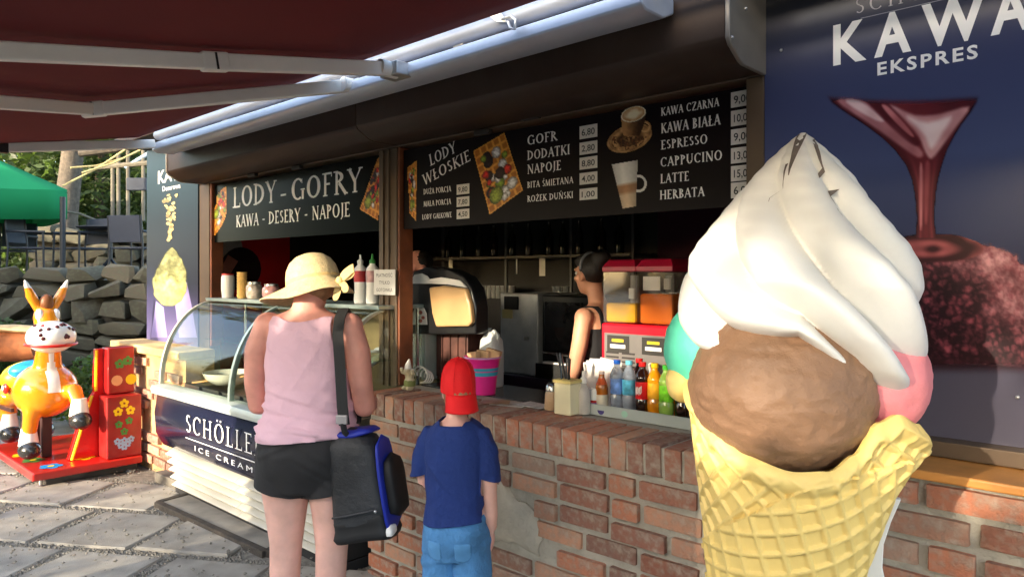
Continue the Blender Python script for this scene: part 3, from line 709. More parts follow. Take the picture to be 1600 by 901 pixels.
def price(t, s, x0, x1, y0, y1, clipx=None):
    a = onY(x0, y1, SY); b = onY(x1, y0, SY); z1 = onY(x0, y0, SY).z
    m = MB(); m.box(a.x, b.x, SY-.0022, SY-.0005, a.z, z1); tg = m.build('price_tag', m_tag, t, smooth=False)
    h = (z1-a.z); wdt = (b.x-a.x)*.74
    sans(s, (a.x+(b.x-a.x)*.13, SY-.0024, a.z+h*.24), h*.52, wdt, bold=.01).build('digits', m_ink, tg, smooth=False)
menu = thing('menu_board', 'black menu board with prices for ice cream, waffles and coffee above the right hatch', 'sign', (-2.2, SY, 2.0))
panel(menu, -3.145, -1.10, 1.812, 2.245, SY, m_signbg)
for s, x0, y0, x1, c in (('KAWA CZARNA',1033,181.6,1124,13),('KAWA BIAŁA',1033,208.8,1126,16),('ESPRESSO',1033,234,1106,14.5),('CAPPUCINO',1032,261,1129,15),('LATTE',1032,286.7,1077,14.5),('HERBATA',1031,312,1101,14.5),
        ('GOFR',824,227,871,15),('DODATKI',824,250.5,891,15),('NAPOJE',824,272,877,14.5),('BITA ŚMIETANA',824,294,896,10),('ROŻEK DUŃSKI',824,315.7,896,10),
        ('DUŻA PORCJA',662,304,705,8.5),('MAŁA PORCJA',662,323,705,8.5),('LODY GAŁKOWE',660,343,706,8)):
    hline(menu, 'lettering', s, x0, y0, x1, c)
for s, a, b, c in (('LODY',(672.6,259.5),(713.5,237.8),18),('WŁOSKIE',(662.8,290),(736,250.5),17)):
    A, B = onY(*a, SY), onY(*b, SY); d = (B-A); L = d.length; d.normalize(); up = Vector((-d.z, 0, d.x))
    serif(MB(), s, A + Vector((0,-.0006,0)), c*depth(A)/FPX, L, axis=d, up=up, bold=1.1).build('lettering', m_white, menu, smooth=False)
for i, (s, y) in enumerate((('9,00',145),('10,00',174),('9,00',203),('13,00',232),('15,00',260),('6,00',286))): price(menu, s, 1142.5, 1178 if len(s) == 4 else 1180, y, y+24)
for s, y0, y1 in (('6,80',198,218),('2,80',223.5,242.5),('8,80',247,265.5),('4,00',271,289),('1,00',295.5,313)): price(menu, s, 906, 933.5, y0, y1)
for s, y0, y1 in (('9,80',289,304.5),('7,80',308.5,323.5),('4,50',327.5,342.5)): price(menu, s, 714, 733.5, y0, y1)
waffle(menu, ((739.6,236),(788.5,207),(817.5,297.6),(765,335.7)), 3)
waffle(menu, ((636,262),(651.5,250),(651.5,346),(641,333)), 8)
# coffee cup and latte pictures
def cup(x, y):
    c = (0,0,0,0); ang = -.35; X, Y_ = x-984, y-216; u = (X*math.cos(ang)+Y_*math.sin(ang)*-1)/37; u = (X*math.cos(.35)-Y_*math.sin(.35))/37; v = (X*math.sin(.35)+Y_*math.cos(.35))/21
    r = math.hypot(u, v)
    if r < 1: c = (*mixc((60,34,16), (206,160,104), .5+.5*math.sin(r*9+1.2)*.8+.5*fb(x,y,.15)+(.35 if r > .9 else 0)), 1)
    if r < .8 and y > 214 and fb(x, y, .28) > .02: c = (*mixc((34,18,10), (120,70,36), .5+fb(x+40,y,.5)), 1)
    h = math.hypot((x-1008)/10, (y-199)/10.5)
    if .58 < h < 1: c = (*mixc((120,78,40), (226,186,130), 1-(h-.6)*2), 1)
    k = (y-176)/36
    if 0 < k < 1 and abs(x-(991-4*k)) < 19.5-7*k*k: q = (x-(991-4*k))/(19.5-7*k*k); c = (*mixc((58,34,18), (190,140,88), .5-.75*q+.2*fb(x,y,.2)), 1)
    X, Y_ = x-990, y-178.5; u = (X*math.cos(.3)-Y_*math.sin(.3))/20; v = (X*math.sin(.3)+Y_*math.cos(.3))/11.5; r = math.hypot(u, v)
    if r < 1: c = (*mixc((250,238,206), (200,150,96), sst(.25,.95,r+.25*fb(x,y,.2)) if r < .9 else -.2), 1)
    return c
picture(menu, 'coffee_cup_picture', cup, 940, 1022, 163, 243, 1.1, SY)
def latte(x, y):
    yt = 257-.17*(x-956); k = (y-yt)/72
    if 0 < k < 1:
        l, r = 956+17*k, 997-3*k
        if l < x < r:
            q = (x-l)/(r-l); base = (236,232,224) if k < .48 else ((178,122,78) if k < .68 else (214,182,146))
            if abs(k-.48) < .04: base = mixc((236,232,224), (178,122,78), (k-.44)/.08)
            if abs(k-.68) < .04: base = mixc((178,122,78), (214,182,146), (k-.64)/.08)
            return (*[p*(1-.42*abs(q-.4)**1.5*1.6)+10*fb(x,y,.2) for p in base], 1)
    h = math.hypot((x-998)/13, (y-287)/14)
    if x > 994 and .68 < h < 1: return (214,210,204,.95)
    return (0,0,0,0)
picture(menu, 'latte_picture', latte, 952, 1015, 245, 332, 1.1, SY)
# ---- left board
lody = thing('waffle_board', 'black board reading LODY - GOFRY above the ice cream cabinet', 'sign', (-4.4, SY, 2.0))
panel(lody, -5.449, -3.335, 1.812, 2.245, SY, M('gloss board print', C(14,17,16), .25, var=.06, spec=.1))
hline(lody, 'lettering', 'LODY', 364, 325, 432, 33); hline(lody, 'lettering', '-', 436, 318, 450, 30); hline(lody, 'lettering', 'GOFRY', 455, 314, 566, 36)
hline(lody, 'lettering', 'KAWA - DESERY - NAPOJE', 369, 355, 547, 20)
waffle(lody, ((590,247),(600,244),(592,345),(562,327)), 5); waffle(lody, ((334,300),(354,291),(355,368),(344,330)), 6)

# ================================================================ big poster right
def poster_mat(name, stops, z0, z1, rough=.22):
    m = M(name, (.1,.1,.1), rough, var=.0, spec=.3); n = m.node_tree.nodes; l = m.node_tree.links; b = n['Principled BSDF']
    tc = n.new('ShaderNodeTexCoord'); sp = n.new('ShaderNodeSeparateXYZ'); mr = n.new('ShaderNodeMapRange'); cr = n.new('ShaderNodeValToRGB')
    l.new(tc.outputs['Object'], sp.inputs[0]); l.new(sp.outputs[2], mr.inputs[0]); mr.inputs[1].default_value = z0; mr.inputs[2].default_value = z1
    l.new(mr.outputs[0], cr.inputs[0]); el = cr.color_ramp.elements
    while len(el) < len(stops): el.new(.5)
    for i, (p, c) in enumerate(stops): el[i].position = p; el[i].color = (*c, 1)
    l.new(cr.outputs[0], b.inputs['Base Color']); return m
PY = 2.462
pos = thing('coffee_poster', 'large dark blue poster with KAWA EKSPRES and chocolate sauce poured on a scoop', 'poster', (.2, PY, 1.9))
pm = poster_mat('navy print with haze', [(0, C(84,80,92)), (.22, C(74,72,88)), (.3, C(112,108,152)), (.335, C(46,48,70)), (.6, C(74,84,122)), (.82, C(58,64,94)), (1, C(54,55,60))], 1.07, 2.5)  # reflection haze of the glossy panel is mixed into these print tones
MB().box(-1.083, 1.5, PY, PY+.028, 1.076, 2.655).build('panel', pm, pos, smooth=False)
def big(s, pxl, pyl, pxr, cap, bold):
    a = onY(pxl, pyl, PY); b = onY(pxr, pyl, PY); h = cap*depth(a)/FPX
    sans(s, a + Vector((0,-.0006,0)), h, b.x-a.x, bold=bold).build('lettering', m_white, pos, smooth=False)
a = onY(1302,101,PY); h = 62*depth(a)/FPX
for s, x0, x1 in (('K',1302,1354),('A',1366,1424),('W',1440,1540),('A',1548,1612)):
    p = onY(x0,101,PY); p.z = a.z; q = onY(x1,101,PY); sans(s, p + Vector((0,-.0006,0)), h, q.x-p.x, bold=.03).build('lettering', m_white, pos, smooth=False)
a = onY(1371,118,PY); h = 20*depth(a)/FPX; b = onY(1528,118,PY)
sans('EKSPRES', a + Vector((0,-.0006,0)), h, b.x-a.x, bold=.025, track=1.25).build('lettering', m_white, pos, smooth=False)
a = onY(1336,23,PY); b = onY(1560,23,PY)
serif(MB(), 'SCHÖLLER', a + Vector((0,-.0006,0)), 24*depth(a)/FPX, b.x-a.x, bold=.7, track=.25).build('lettering', M('grey print', C(150,150,160), .4), pos, smooth=False)
a = onY(1410,28,PY); a.z = onY(1336,23,PY).z - .018; b = onY(1600,28,PY); MB().box(onY(1345,0,PY).x, b.x, PY-.0010, PY-.0004, a.z, a.z+.002).build('rule', M('grey print', C(150,150,160)), pos, smooth=False)
# the printed picture: sauce running down onto a scoop
KL = ((146,1289,1532),(160,1300,1526),(175,1320,1517),(195,1351,1502),(215,1378,1490),(234,1398,1480),(258,1416,1472),(280,1425,1466),(306,1430,1462),(340,1433,1460),(372,1431,1463))
def psd(pg, x, y):          # distance to an outline, positive inside
    ins = False; dm = 1e9; n = len(pg)
    for i in range(n):
        (xa, ya), (xb, yb) = pg[i], pg[(i+1) % n]; ex, ey = xb-xa, yb-ya; t = max(0, min(1, ((x-xa)*ex+(y-ya)*ey)/(ex*ex+ey*ey+1e-9))); dm = min(dm, math.hypot(x-xa-t*ex, y-ya-t*ey))
        if (ya > y) != (yb > y) and x < (xb-xa)*(y-ya)/(yb-ya)+xa: ins = not ins
    return dm if ins else -dm
SP = [(smooth(p, 3), c, w_) for p, c, w_ in (
 ([(1308,158),(1344,154),(1388,186),(1420,216),(1442,238),(1434,246),(1404,226),(1356,192)], (186,122,126), 3.5),
 ([(1322,160),(1342,157),(1380,186),(1368,188)], (234,200,198), 3),
 ([(1392,164),(1430,180),(1470,178),(1514,167),(1496,196),(1474,226),(1456,248),(1446,238),(1436,214),(1414,188)], (206,150,150), 3.5),
 ([(1418,182),(1450,192),(1486,182),(1474,206),(1456,232),(1446,214),(1432,198)], (238,212,210), 5),
 ([(1350,153),(1366,152),(1396,178),(1424,206),(1438,222),(1430,228),(1410,214),(1380,186)], (74,18,28), 3),
 ([(1378,166),(1388,167),(1414,194),(1428,212),(1422,212),(1400,192)], (200,120,122), 2),
 ([(1446,256),(1453,256),(1452,300),(1449,345),(1445,345),(1444,300)], (150,70,76), 2.5),
 ([(1437,262),(1442,266),(1441,350),(1437,350)], (196,120,122), 1.5))]
def sauce(x, y):
    c, al = (0,0,0), 0.
    # scoop
    ex, ey = (x-1500)/140, (y-498)/122; e = math.hypot(ex, ey) + .05*fb(x,y,.06) + .03*fb(x,y,.2)
    if y < 590 and e < 1.06:
        n_ = .55*fb(x,y,.035) + .5*fb(x+90,y,.085) + .4*fb(x,y+50,.2) + .25*fb(x,y,.45)
        pink = sst(-.1, .75, ex*.75 - ey*.55 - .15 + .25*fb(x,y,.03))
        vd = noise.voronoi(Vector((x*.075+.4*fb(x,y,.05), y*.075, .3)))[0]; cr = sst(.02,.55,vd[1]-vd[0]); c = mixc((30,8,16), (142,66,76), .1+.5*cr+.75*n_); c = mixc(c, mixc((146,66,74), (236,176,174), .5+.9*n_), pink*.8)
        al = (1-sst(.97,1.03,e))*(1-sst(562,588,y)); 
        if y > 548: c = mixc(c, (60,24,34), sst(548,580,y)*.6)
    # pool of sauce on top
    p = math.hypot((x-1458)/80, (y-389)/(21 if y > 389 else 24)) + .05*fb(x,y,.05)
    if p < 1.05:
        v = .35+.45*math.sin(p*7-1.2+.02*(x-1458)) + .3*fb(x,y,.05); c2 = mixc((50,14,20), (176,92,92), v); k = 1-sst(.95,1.03,p); c = mixc(c, c2, k) if al else c2; al = max(al, k)
    # funnel and thin stream
    if 140 < y < 372:
        for (ya, la, ra), (yb, lb, rb) in zip(KL, KL[1:]):
            if ya <= y <= yb: q = (y-ya)/(yb-ya); L, R_ = la+(lb-la)*q, ra+(rb-ra)*q; break
        else: return (*c, al)
        s = (x-L)/(R_-L)
        if -.03 < s < 1.03:
            d = (y-146)/226
            c2 = mixc((104,34,42), (58,16,26), abs(s-.5)*2*.8 + .25*fb(x,y,.03)); c2 = mixc(c2, (150,66,72), .5*math.exp(-((s-.8)/.08)**2)*sst(.3,.6,d) + .55*math.exp(-((s-.22)/.07)**2)*sst(.35,.6,d))
            for pg, tone, soft in SP:
                q = psd(pg, x, y); c2 = mixc(c2, tone, sst(-soft, soft, q)*(.9+.3*fb(x,y,.04)))
            top = 148+6*math.sin(math.pi*max(0, min(1, s)))
            k = sst(-.015,.02,s)*(1-sst(.98,1.015,s))*sst(top-2, top+13, y)
            c = mixc(c, c2, k) if al > .01 else c2; al = max(al, k)
    return (*c, al)
picture(pos, 'sauce_and_scoop_picture', sauce, 1280, 1650, 142, 592, 1.9, PY)
for x, y in ((1221,79),(1590,620)): p = onY(x, y, PY); MB().ball((p.x, PY-.002, p.z), .006, 8, 6).build('rivet', m_zinc, pos)
# ================================================================ poster left
lp = thing('dessert_poster', 'narrow dark blue poster with a pale scoop under falling crumbs at the left corner', 'poster', (-6.2, PY, 1.9))
MB().box(-6.69, -5.655, PY, PY+.028, 1.0, 2.655).build('panel', poster_mat('blue poster print', [(0, C(104,96,134)), (.14, C(70,64,100)), (.3, C(26,28,50)), (.6, C(12,24,44)), (.85, C(16,40,48)), (1, C(44,62,74))], 1.0, 2.65, .35), lp, smooth=False)
a = onY(247,287,PY); b = onY(300,287,PY)
sans('KAWA', a + Vector((0,-.0006,0)), 20*depth(a)/FPX, b.x-a.x, bold=.03).build('lettering', m_white, lp, smooth=False)
a = onY(254,299,PY); b = onY(282,299,PY)
sans('Deserowa', a + Vector((0,-.0006,0)), 8*depth(a)/FPX, b.x-a.x, bold=.02).build('lettering', m_white, lp, smooth=False)
m = MB(); rr = random.Random(6)
for k in range(60):
    y = 304+rr.random()**1.3*72; sp = 12*(1-(y-304)/95); x = 266+rr.gauss(0,1)*sp*.55; pxp(m, ell(x, y, rr.uniform(1.2,3.4), rr.uniform(1.5,3.8), 6, rr.uniform(0,3)), PY, .001+.00005*k, rr.choice((0,0,1)))
def lemon(x, y):
    k = (y-386)/92
    if not 0 < k < 1: return (0,0,0,0)
    hw = 27*(math.sin(min(1, k/.66)*1.5708)**.75 if k < .66 else math.sqrt(max(0, 1-((k-.66)/.34)**2))); e = abs(x-265-4*(1-k))/max(1, hw) + .12*fb(x,y,.12)
    n_ = .6*fb(x,y,.09) + .5*fb(x,y,.22) + .3*fb(x,y,.5); c = mixc((86,84,40), (206,206,140), .62+.8*n_ - .3*max(0, e-.6))
    return (*mixc(c, (196,190,96), sst(.5,.8,k)*.5), 1-sst(.92,1.02,e))
picture(lp, 'lemon_scoop_picture', lemon, 234, 300, 386, 478, 1.2, PY)
pxp(m, [(244,470),(236,527),(262,527),(258,500),(256,480)], PY, .001, 5); pxp(m, [(274,476),(292,440),(300,480),(308,527),(280,527)], PY, .001, 5)
m.build('scoop_picture', [M('crumb print', C(214,196,130), .4), M('crumb shade print', C(150,130,80), .4), M('pale crumb', C(230,220,170), .4), M('pale crumb', C(230,220,170), .4), M('olive crumb', C(120,104,50), .4), M('lavender print', C(140,128,180), .4)], lp, smooth=False, tri=True)
# handwritten notice on the post
note = thing('paper_notice', 'small white handwritten paper notice taped to the brown post', 'notice', onY(601,440,2.45))
a = onY(585,460,2.452); b = onY(618,460,2.452); z1 = onY(601,421,2.452).z
MB().box(a.x, b.x, 2.449, 2.452, a.z, z1).build('paper', M('paper', C(215,212,205), .8, var=.04), note, smooth=False)
for k, s in enumerate(('PŁATNOŚĆ','TYLKO','GOTÓWKĄ')):
    w_ = (b.x-a.x); sans(s, (a.x+w_*(.12 if k != 1 else .25), 2.4488, z1-(k+1)*(z1-a.z)*.29), (z1-a.z)*.14, w_*(.76 if k != 1 else .5), bold=.0).build('lettering', m_ink, note, smooth=False)
# ================================================================ ice cream display cabinet
CX0, CX1, CF = -5.30, -3.19, 2.02
cab = thing('display_cabinet', 'curved glass ice cream display cabinet with navy front and cream louvres', 'display cabinet', (-4.24, 2.4, 0))
m_navy = M('navy gloss panel', C(24,26,48), .18, var=.06, coat=.5); m_cream = M('cream plastic', C(206,201,186), .45, var=.04); m_steelg = M('grey green frame', C(150,165,160), .3, .4, var=.05)
m_dk = M('dark plinth', (.02,.02,.022), .6); m_steel = M('brushed steel', (.55,.55,.54), .25, 1, var=.08, scale=30)
def cprof(x0, x1, pts, name, mat, bev=.004):
    m = MB(); m.prism([(x0,y,z) for y,z in pts], (x1-x0,0,0)); return m.build(name, mat, cab, angle=50, bevel=bev)
cprof(CX0, CX1, [(2.02,.735),(2.0,.6),(2.01,.46),(2.06,.365),(2.12,.345),(2.2,.345),(2.2,.735)], 'front_panel', m_navy)
cprof(CX0-.01, CX1+.01, [(1.985,.735),(1.975,.765),(1.985,.79),(2.09,.80),(2.09,.737)], 'front_rail', M('pale rail', C(190,200,196), .35, .2, var=.04))
cprof(CX0+.01, CX1-.01, [(2.16,.07),(2.16,.343),(2.84,.343),(2.84,.07)], 'base_body', m_dk)
cprof(CX0+.005, CX1-.005, [(2.21,.345),(2.21,.70),(2.84,.70),(2.84,.345)], 'tub_body', M('cabinet inside', C(168,150,120), .5, var=.2, scale=4))
cprof(CX0+.02, CX1-.02, [(2.80,.702),(2.80,1.36),(2.835,1.36),(2.835,.702)], 'back_door', M('bronze door', C(110,96,70), .3, var=.3, scale=3))
cprof(CX0+.01, CX1-.01, [(2.14,0),(2.14,.065),(2.84,.065),(2.84,0)], 'plinth', m_dk)
xm = -4.245
for k in range(5):
    z = .325 - k*.053
    for x0, x1 in ((CX0+.02+.012*k, xm-.002), (xm+.002, CX1-.02)):
        cprof(x0, x1, [(2.07+.006*k,z-.03),(2.066+.006*k,z-.022),(2.12+.006*k,z+.008),(2.15,z+.008),(2.15,z-.014),(2.105,z-.022)], 'louvre', m_cream, .003)
# curved panes
arc = []
for i in range(13):
    a = R(90*i/12); arc.append((2.045+.34*(1-math.cos(a)*.9-.1*(1-i/12)), .80+.565*math.sin(a)**.92))
arc = [(2.04+(2.385-2.04)*(1-math.cos(R(82*i/12)))/ (1-math.cos(R(82))), .80+.57*math.sin(R(82*i/12))/math.sin(R(82))) for i in range(13)]
m_pane = glassy('cabinet glass', (.93,.96,.93), .95)
def pane(x0, x1):
    m = MB(); n = []; 
    th = .005
    for (y, z) in arc: n.append([Vector((x0,y,z)),Vector((x1,y,z)),Vector((x1,y+th,z-.001)),Vector((x0,y+th,z-.001))])
    m.loft(n); return m.build('glass_pane', m_pane, cab, angle=30)
pane(CX0+.02, xm-.012); pane(xm+.012, CX1-.02)
def frame(x, name, wd, mat):
    m = MB(); r = [[Vector((x-wd,y-.008,z)),Vector((x+wd,y-.008,z)),Vector((x+wd,y+.022,z-.004)),Vector((x-wd,y+.022,z-.004))] for y, z in arc]; m.loft(r); m.build(name, mat, cab, angle=30)
frame(CX0+.008, 'glass_frame', .011, m_cream); frame(xm, 'glass_frame', .013, m_steelg); frame(CX1-.008, 'glass_frame', .011, m_steelg)
m = MB(); m.prism([(CX0+.008,y,z) for y,z in arc] + [(CX0+.008,2.84,1.365),(CX0+.008,2.84,.80)], (.004,0,0)); m.build('side_glass', m_pane, cab, smooth=False, tri=True)
m = MB(); m.prism([(CX1-.012,y,z) for y,z in arc] + [(CX1-.012,2.84,1.365),(CX1-.012,2.84,.80)], (.004,0,0)); m.build('side_glass', m_pane, cab, smooth=False, tri=True)
cprof(CX0, CX1, [(2.365,1.372),(2.36,1.395),(2.70,1.395),(2.70,1.372)], 'top_shelf', m_steelg)
cprof(CX0+.02, CX1-.02, [(2.35,1.09),(2.35,1.096),(2.62,1.096),(2.62,1.09)], 'glass_shelf', glassy('shelf glass', (.8,.9,.86), .85))
for x in (CX0+.03, xm, CX1-.03): MB().tube([(x,2.66,.72),(x,2.66,1.37)], .01, 8).build('upright', m_steel, cab)
m_tub = M('tub steel', (.4,.38,.34), .3, .9, var=.2)
for i in range(7):
    x = CX0+.17+i*.295; m = MB()
    for s in range(4):
        ww, dd = .13, .26
    m.loft([[Vector((x+sx*ww*q, 2.44+sy*dd*q2, z)) for sx, sy in ((-1,-1),(1,-1),(1,1),(-1,1))] for q, q2, z in ((1,1,.79),(.94,.97,.79),(.9,.95,.72))], caps=False); m.build('ice_cream_tub', m_tub, cab, smooth=False)
    MB().ball((x,2.44,.72),(.115,.24,.035),14,8).build('ice_cream_filling', M('ice cream %d' % (i % 4), [C(230,215,170), C(110,70,45), C(205,160,150), C(225,225,215)][i % 4], .6, var=.1, scale=20, bump=.5), cab)
m = MB(); m.lathe([(.01,.815),(.10,.82),(.15,.86),(.17,.9),(.163,.9),(.14,.862),(.09,.83),(.01,.826)], (-4.80,2.30,0), 24); m.build('glass_bowl', M('bowl glass', (.75,.72,.62), .12, 0, spec=.8, coat=.6), cab)
MB().box(-4.02,-3.86,2.16,2.27,.80,.86).build('butter_box', M('pale box', C(226,212,150), .6), cab, bevel=.008)
MB().bar((-4.95,2.12,.83),(-4.35,2.5,.93),.03,.012).build('wooden_spatula', M('light wood', C(190,140,84), .6, var=.2), cab, bevel=.004)
# lettering on the front
ly = 1.999
a, b = onY(291,668,ly), onY(413,668,ly)
serif(MB(), 'SCHÖLLER', (a.x, ly-.004, .545), .115, (b.x-a.x), bold=.8, track=.16).build('lettering', m_white, cab, smooth=False)
o = sans('®', (b.x+.012, ly-.004, .625), .03).build('lettering', m_white, cab, smooth=False)
MB().box(a.x-.0, b.x+.04, ly-.004, ly-.0005, .503, .508).build('rule', m_white, cab, smooth=False)
sans('ICE CREAM', (a.x+.13, ly-.0, .44), .034, (b.x-a.x)*.74, track=1.5).build('lettering', m_white, cab, smooth=False)
# timber on the paving in front of it
tb = MB(); A, B = onZ(252, 742, .04), onZ(470, 838, .04); tb.bar(A, B, .1, .075); tag(tb.build('timber_beam', M('weathered timber', (.17,.15,.12), .9, var=.3, scale=14, bump=.5), bevel=.006), 'weathered grey timber beam lying under the cabinet louvres', 'beam')
# ---- things on the cabinet top
TZ = 1.396
def jar(name, label, cat, px, Y, prof, mats, lid=None, group=None):
    p = onY(px, 460, Y); t = thing(name, label, cat, (p.x, Y, TZ), group)
    MB().lathe([(0,TZ+.001)]+[(r, TZ+z) for r, z in prof], (p.x,Y,0), 20).build('body', mats[0], t, angle=50)
    if lid: MB().lathe([(0,TZ+lid[0])]+[(r, TZ+z) for r, z in lid[1]]+[(0,TZ+lid[1][-1][1])], (p.x,Y,0), 20).build('lid', mats[1], t, angle=50)
    return t, p.x
m_wp = M('white plastic', C(232,230,224), .35, var=.03); m_redp = M('red plastic', C(200,30,30), .35)
jar('sprinkle_pot', 'white plastic pot with red rim at left end of the cabinet top', 'pot', 356, 2.46, [(.04,0),(.046,.06),(.046,.15),(.04,.165)], [m_wp, m_redp], (.166, [(.043,.166),(.043,.176)]))
t = thing('cone_stack', 'tall stack of wafer cups beside the white pot', 'wafer cups', (onY(378,460,2.46).x, 2.46, TZ)); x = onY(378,460,2.46).x
for k in range(9): MB().lathe([(.028,TZ+k*.02+.001),(.036,TZ+k*.02+.027),(.033,TZ+k*.02+.027),(.026,TZ+k*.02+.004)], (x,2.46,0), 16).build('wafer_cup', M('wafer', C(222,180,104), .8, var=.2, scale=40, bump=.4), t)
m_jarg = M('jar glass', (.5,.42,.34), .1, spec=.8, coat=.5, var=.4, scale=30)
jar('topping_jar', 'short glass jar of mixed nuts behind the wafer cups', 'jar', 397, 2.5, [(.045,0),(.055,.02),(.055,.085),(.046,.1)], [m_jarg, m_steel], (.1, [(.047,.101),(.047,.118),(.03,.122)]))
jar('topping_jar', 'round glass jar of pink topping behind the sun hat', 'jar', 424, 2.5, [(.05,0),(.062,.03),(.06,.075),(.045,.09)], [M('pink topping', C(150,110,105), .2, var=.3, scale=40, coat=.4), m_steel], (.09, [(.047,.091),(.047,.104),(.02,.11)]))
def squeeze(px, Y, label, capcol, band):
    p = onY(px, 460, Y); t = thing('sauce_bottle', label, 'sauce bottle', (p.x, Y, TZ), 'white sauce bottles on the cabinet top')
    MB().lathe([(0,TZ+.001),(.036,TZ+.002),(.038,TZ+.02),(.034,TZ+.1),(.038,TZ+.17),(.034,TZ+.205),(.016,TZ+.225),(.016,TZ+.235)], (p.x,Y,0), 20).build('body', m_wp, t, angle=60)
    MB().lathe([(.0365,TZ+.125),(.0392,TZ+.17),(.037,TZ+.19)], (p.x,Y,0), 20).build('paper_band', M('red band '+band, C(170,40,44) if band == 'r' else C(196,150,150), .5, var=.3, scale=30), t)
    MB().lathe([(.018,TZ+.232),(.018,TZ+.25),(.008,TZ+.258),(.005,TZ+.285),(0,TZ+.287)], (p.x,Y,0), 14).build('nozzle', capcol, t, angle=60)
squeeze(563, 2.5, 'white sauce bottle with red band and pale nozzle behind the woman', m_wp, 'r'); squeeze(582, 2.5, 'white sauce bottle with green nozzle next to the brown post', M('green plastic', C(60,140,60), .4), 'p')
# face poster on the red inner panel: plain round shapes
rp = thing('wall_poster', 'red inner wall poster with a dark cup shape and grey disc', 'poster', (-6.59, 3.2, 1.7))
m = MB(); 
def onp(pts, mi, l): m.poly([onX(x, y, -6.597) + Vector((l,0,0)) for x, y in pts], mi)
onp(ell(362,388,17,22), 0, .001); onp(ell(376,420,32,34), 1, .002); onp([(345,420),(356,398),(372,408),(352,440)], 2, .003)
m.build('print', [M('grey print disc', C(205,196,192), .6), M('dark cup print', C(40,14,24), .5), M('pink print', C(190,120,110), .6)], rp, smooth=False, tri=True)
# ================================================================ giant ice cream cone statue
SX, SYY = -.68, 1.755
SQ = math.atan2(-SX*0 + SX, SYY)            # direction from the viewer's side
ST = thing('cone_statue', 'giant fibreglass ice cream cone with white swirl and three scoops', 'statue', (SX, SYY, 0), rz=math.atan2(.68, 1.755), local=True)
tilt2 = Matrix.Translation((-.0,0,1.35)) @ Matrix.Rotation(R(1.2), 4, 'Y') @ Matrix.Translation((0,0,-1.35))
tilt = Matrix.Translation((-.012,0,1.25)) @ Matrix.Rotation(R(5.5), 4, 'Y') @ Matrix.Translation((0,0,-1.25))
m_wafer = M('painted wafer', C(232,202,122), .5, var=.06, scale=7, bump=.12, bscale=60)
m_swirl = M('white gloss paint', C(226,225,222), .45, dirt=.14, var=.02, scale=5, bump=.06, bscale=50)
m_choc = M('brown lumpy paint', C(134,102,78), .5, var=.16, scale=9, bump=.6, bscale=26, dirt=.2)
m_mint = M('turquoise paint', C(96,214,180), .5, var=.06, bump=.3, bscale=40); m_pink = M('pink paint', C(232,138,142), .45, var=.08, bump=.3, bscale=40)
def rim(th):            # th = 0 at local +x, front (viewer) is -pi/2
    a = abs(math.degrees((th + math.pi/2 + math.pi) % (2*math.pi) - math.pi)); K = ((0,1.135),(19,1.146),(33,1.184),(48,1.256),(57,1.275),(71,1.254),(86,1.222),(100,1.222),(135,1.25),(181,1.26)) if math.cos(th) > 0 else ((0,1.135),(25,1.15),(45,1.188),(65,1.25),(85,1.292),(110,1.285),(181,1.26))
    for (p, za), (q, zb) in zip(K, K[1:]):
        if a <= q: t = (a-p)/(q-p); return za + (zb-za)*t*t*(3-2*t)
def pull(th, a, z):      # the lip leans in against the front scoop
    return (.11 if math.cos(th) > 0 else .0)*math.exp(-((a-44)/18)**2)*max(0, min(1, (z-1.0)/.25))
def crad(z): return -.016 + .214*z
def wafer_h(th, z):
    s = z; a = th + math.pi/2; a = (a + math.pi) % (2*math.pi) - math.pi       # a = 0 at the front
    ph = a*.205; X, Y = s*math.sin(ph)*1.0, s*math.cos(ph)
    seam = -.035 + .55*(z-1.10) - 1.9*max(0, 1.0-z)**1.6*.25
    xs = a*crad(z); zone = 0
    k = .047
    if z < 1.13: right = xs > (z-1.02)*1.15 - .075 if z > .86 else xs > -.20 - (.86-z)*.25
    else: right = xs > .05 + (z-1.13)*5
    an = R(20) if right else R(52)
    u = (X*math.cos(an) + Y*math.sin(an))/k; v = (-X*math.sin(an) + Y*math.cos(an))/k
    def rd(t):
        t = abs((t % 1) - .5)*2                # 1 at the line, 0 in the cell's middle
        return min(1, max(0, (t-.66)/.2))
    h = max(rd(u), rd(v))
    return .0085*h + (.009 if right else 0)
m = MB(); NT, NZ = 420, 300; vs = []
for j in range(NZ+1):
    for i in range(NT):
        th = 2*math.pi*i/NT; z = .10 + (rim(th)-.10)*j/NZ
        top = max(0, 1-(rim(th)-z)/.05); aa = abs(math.degrees((th + math.pi/2 + math.pi) % (2*math.pi) - math.pi)); r = crad(z) + (0 if math.cos(th) < 0 else .028)*math.exp(-((aa-84)/24)**2)*math.exp(-((z-1.2)/.075)**2) - crad(z)*pull(th, aa, z) + wafer_h(th, z)*(1-top) + .014*math.sin(math.pi*min(1, top*1.0))*(top > 0) + .006*top
        vs.append((r*math.cos(th), r*math.sin(th), z))
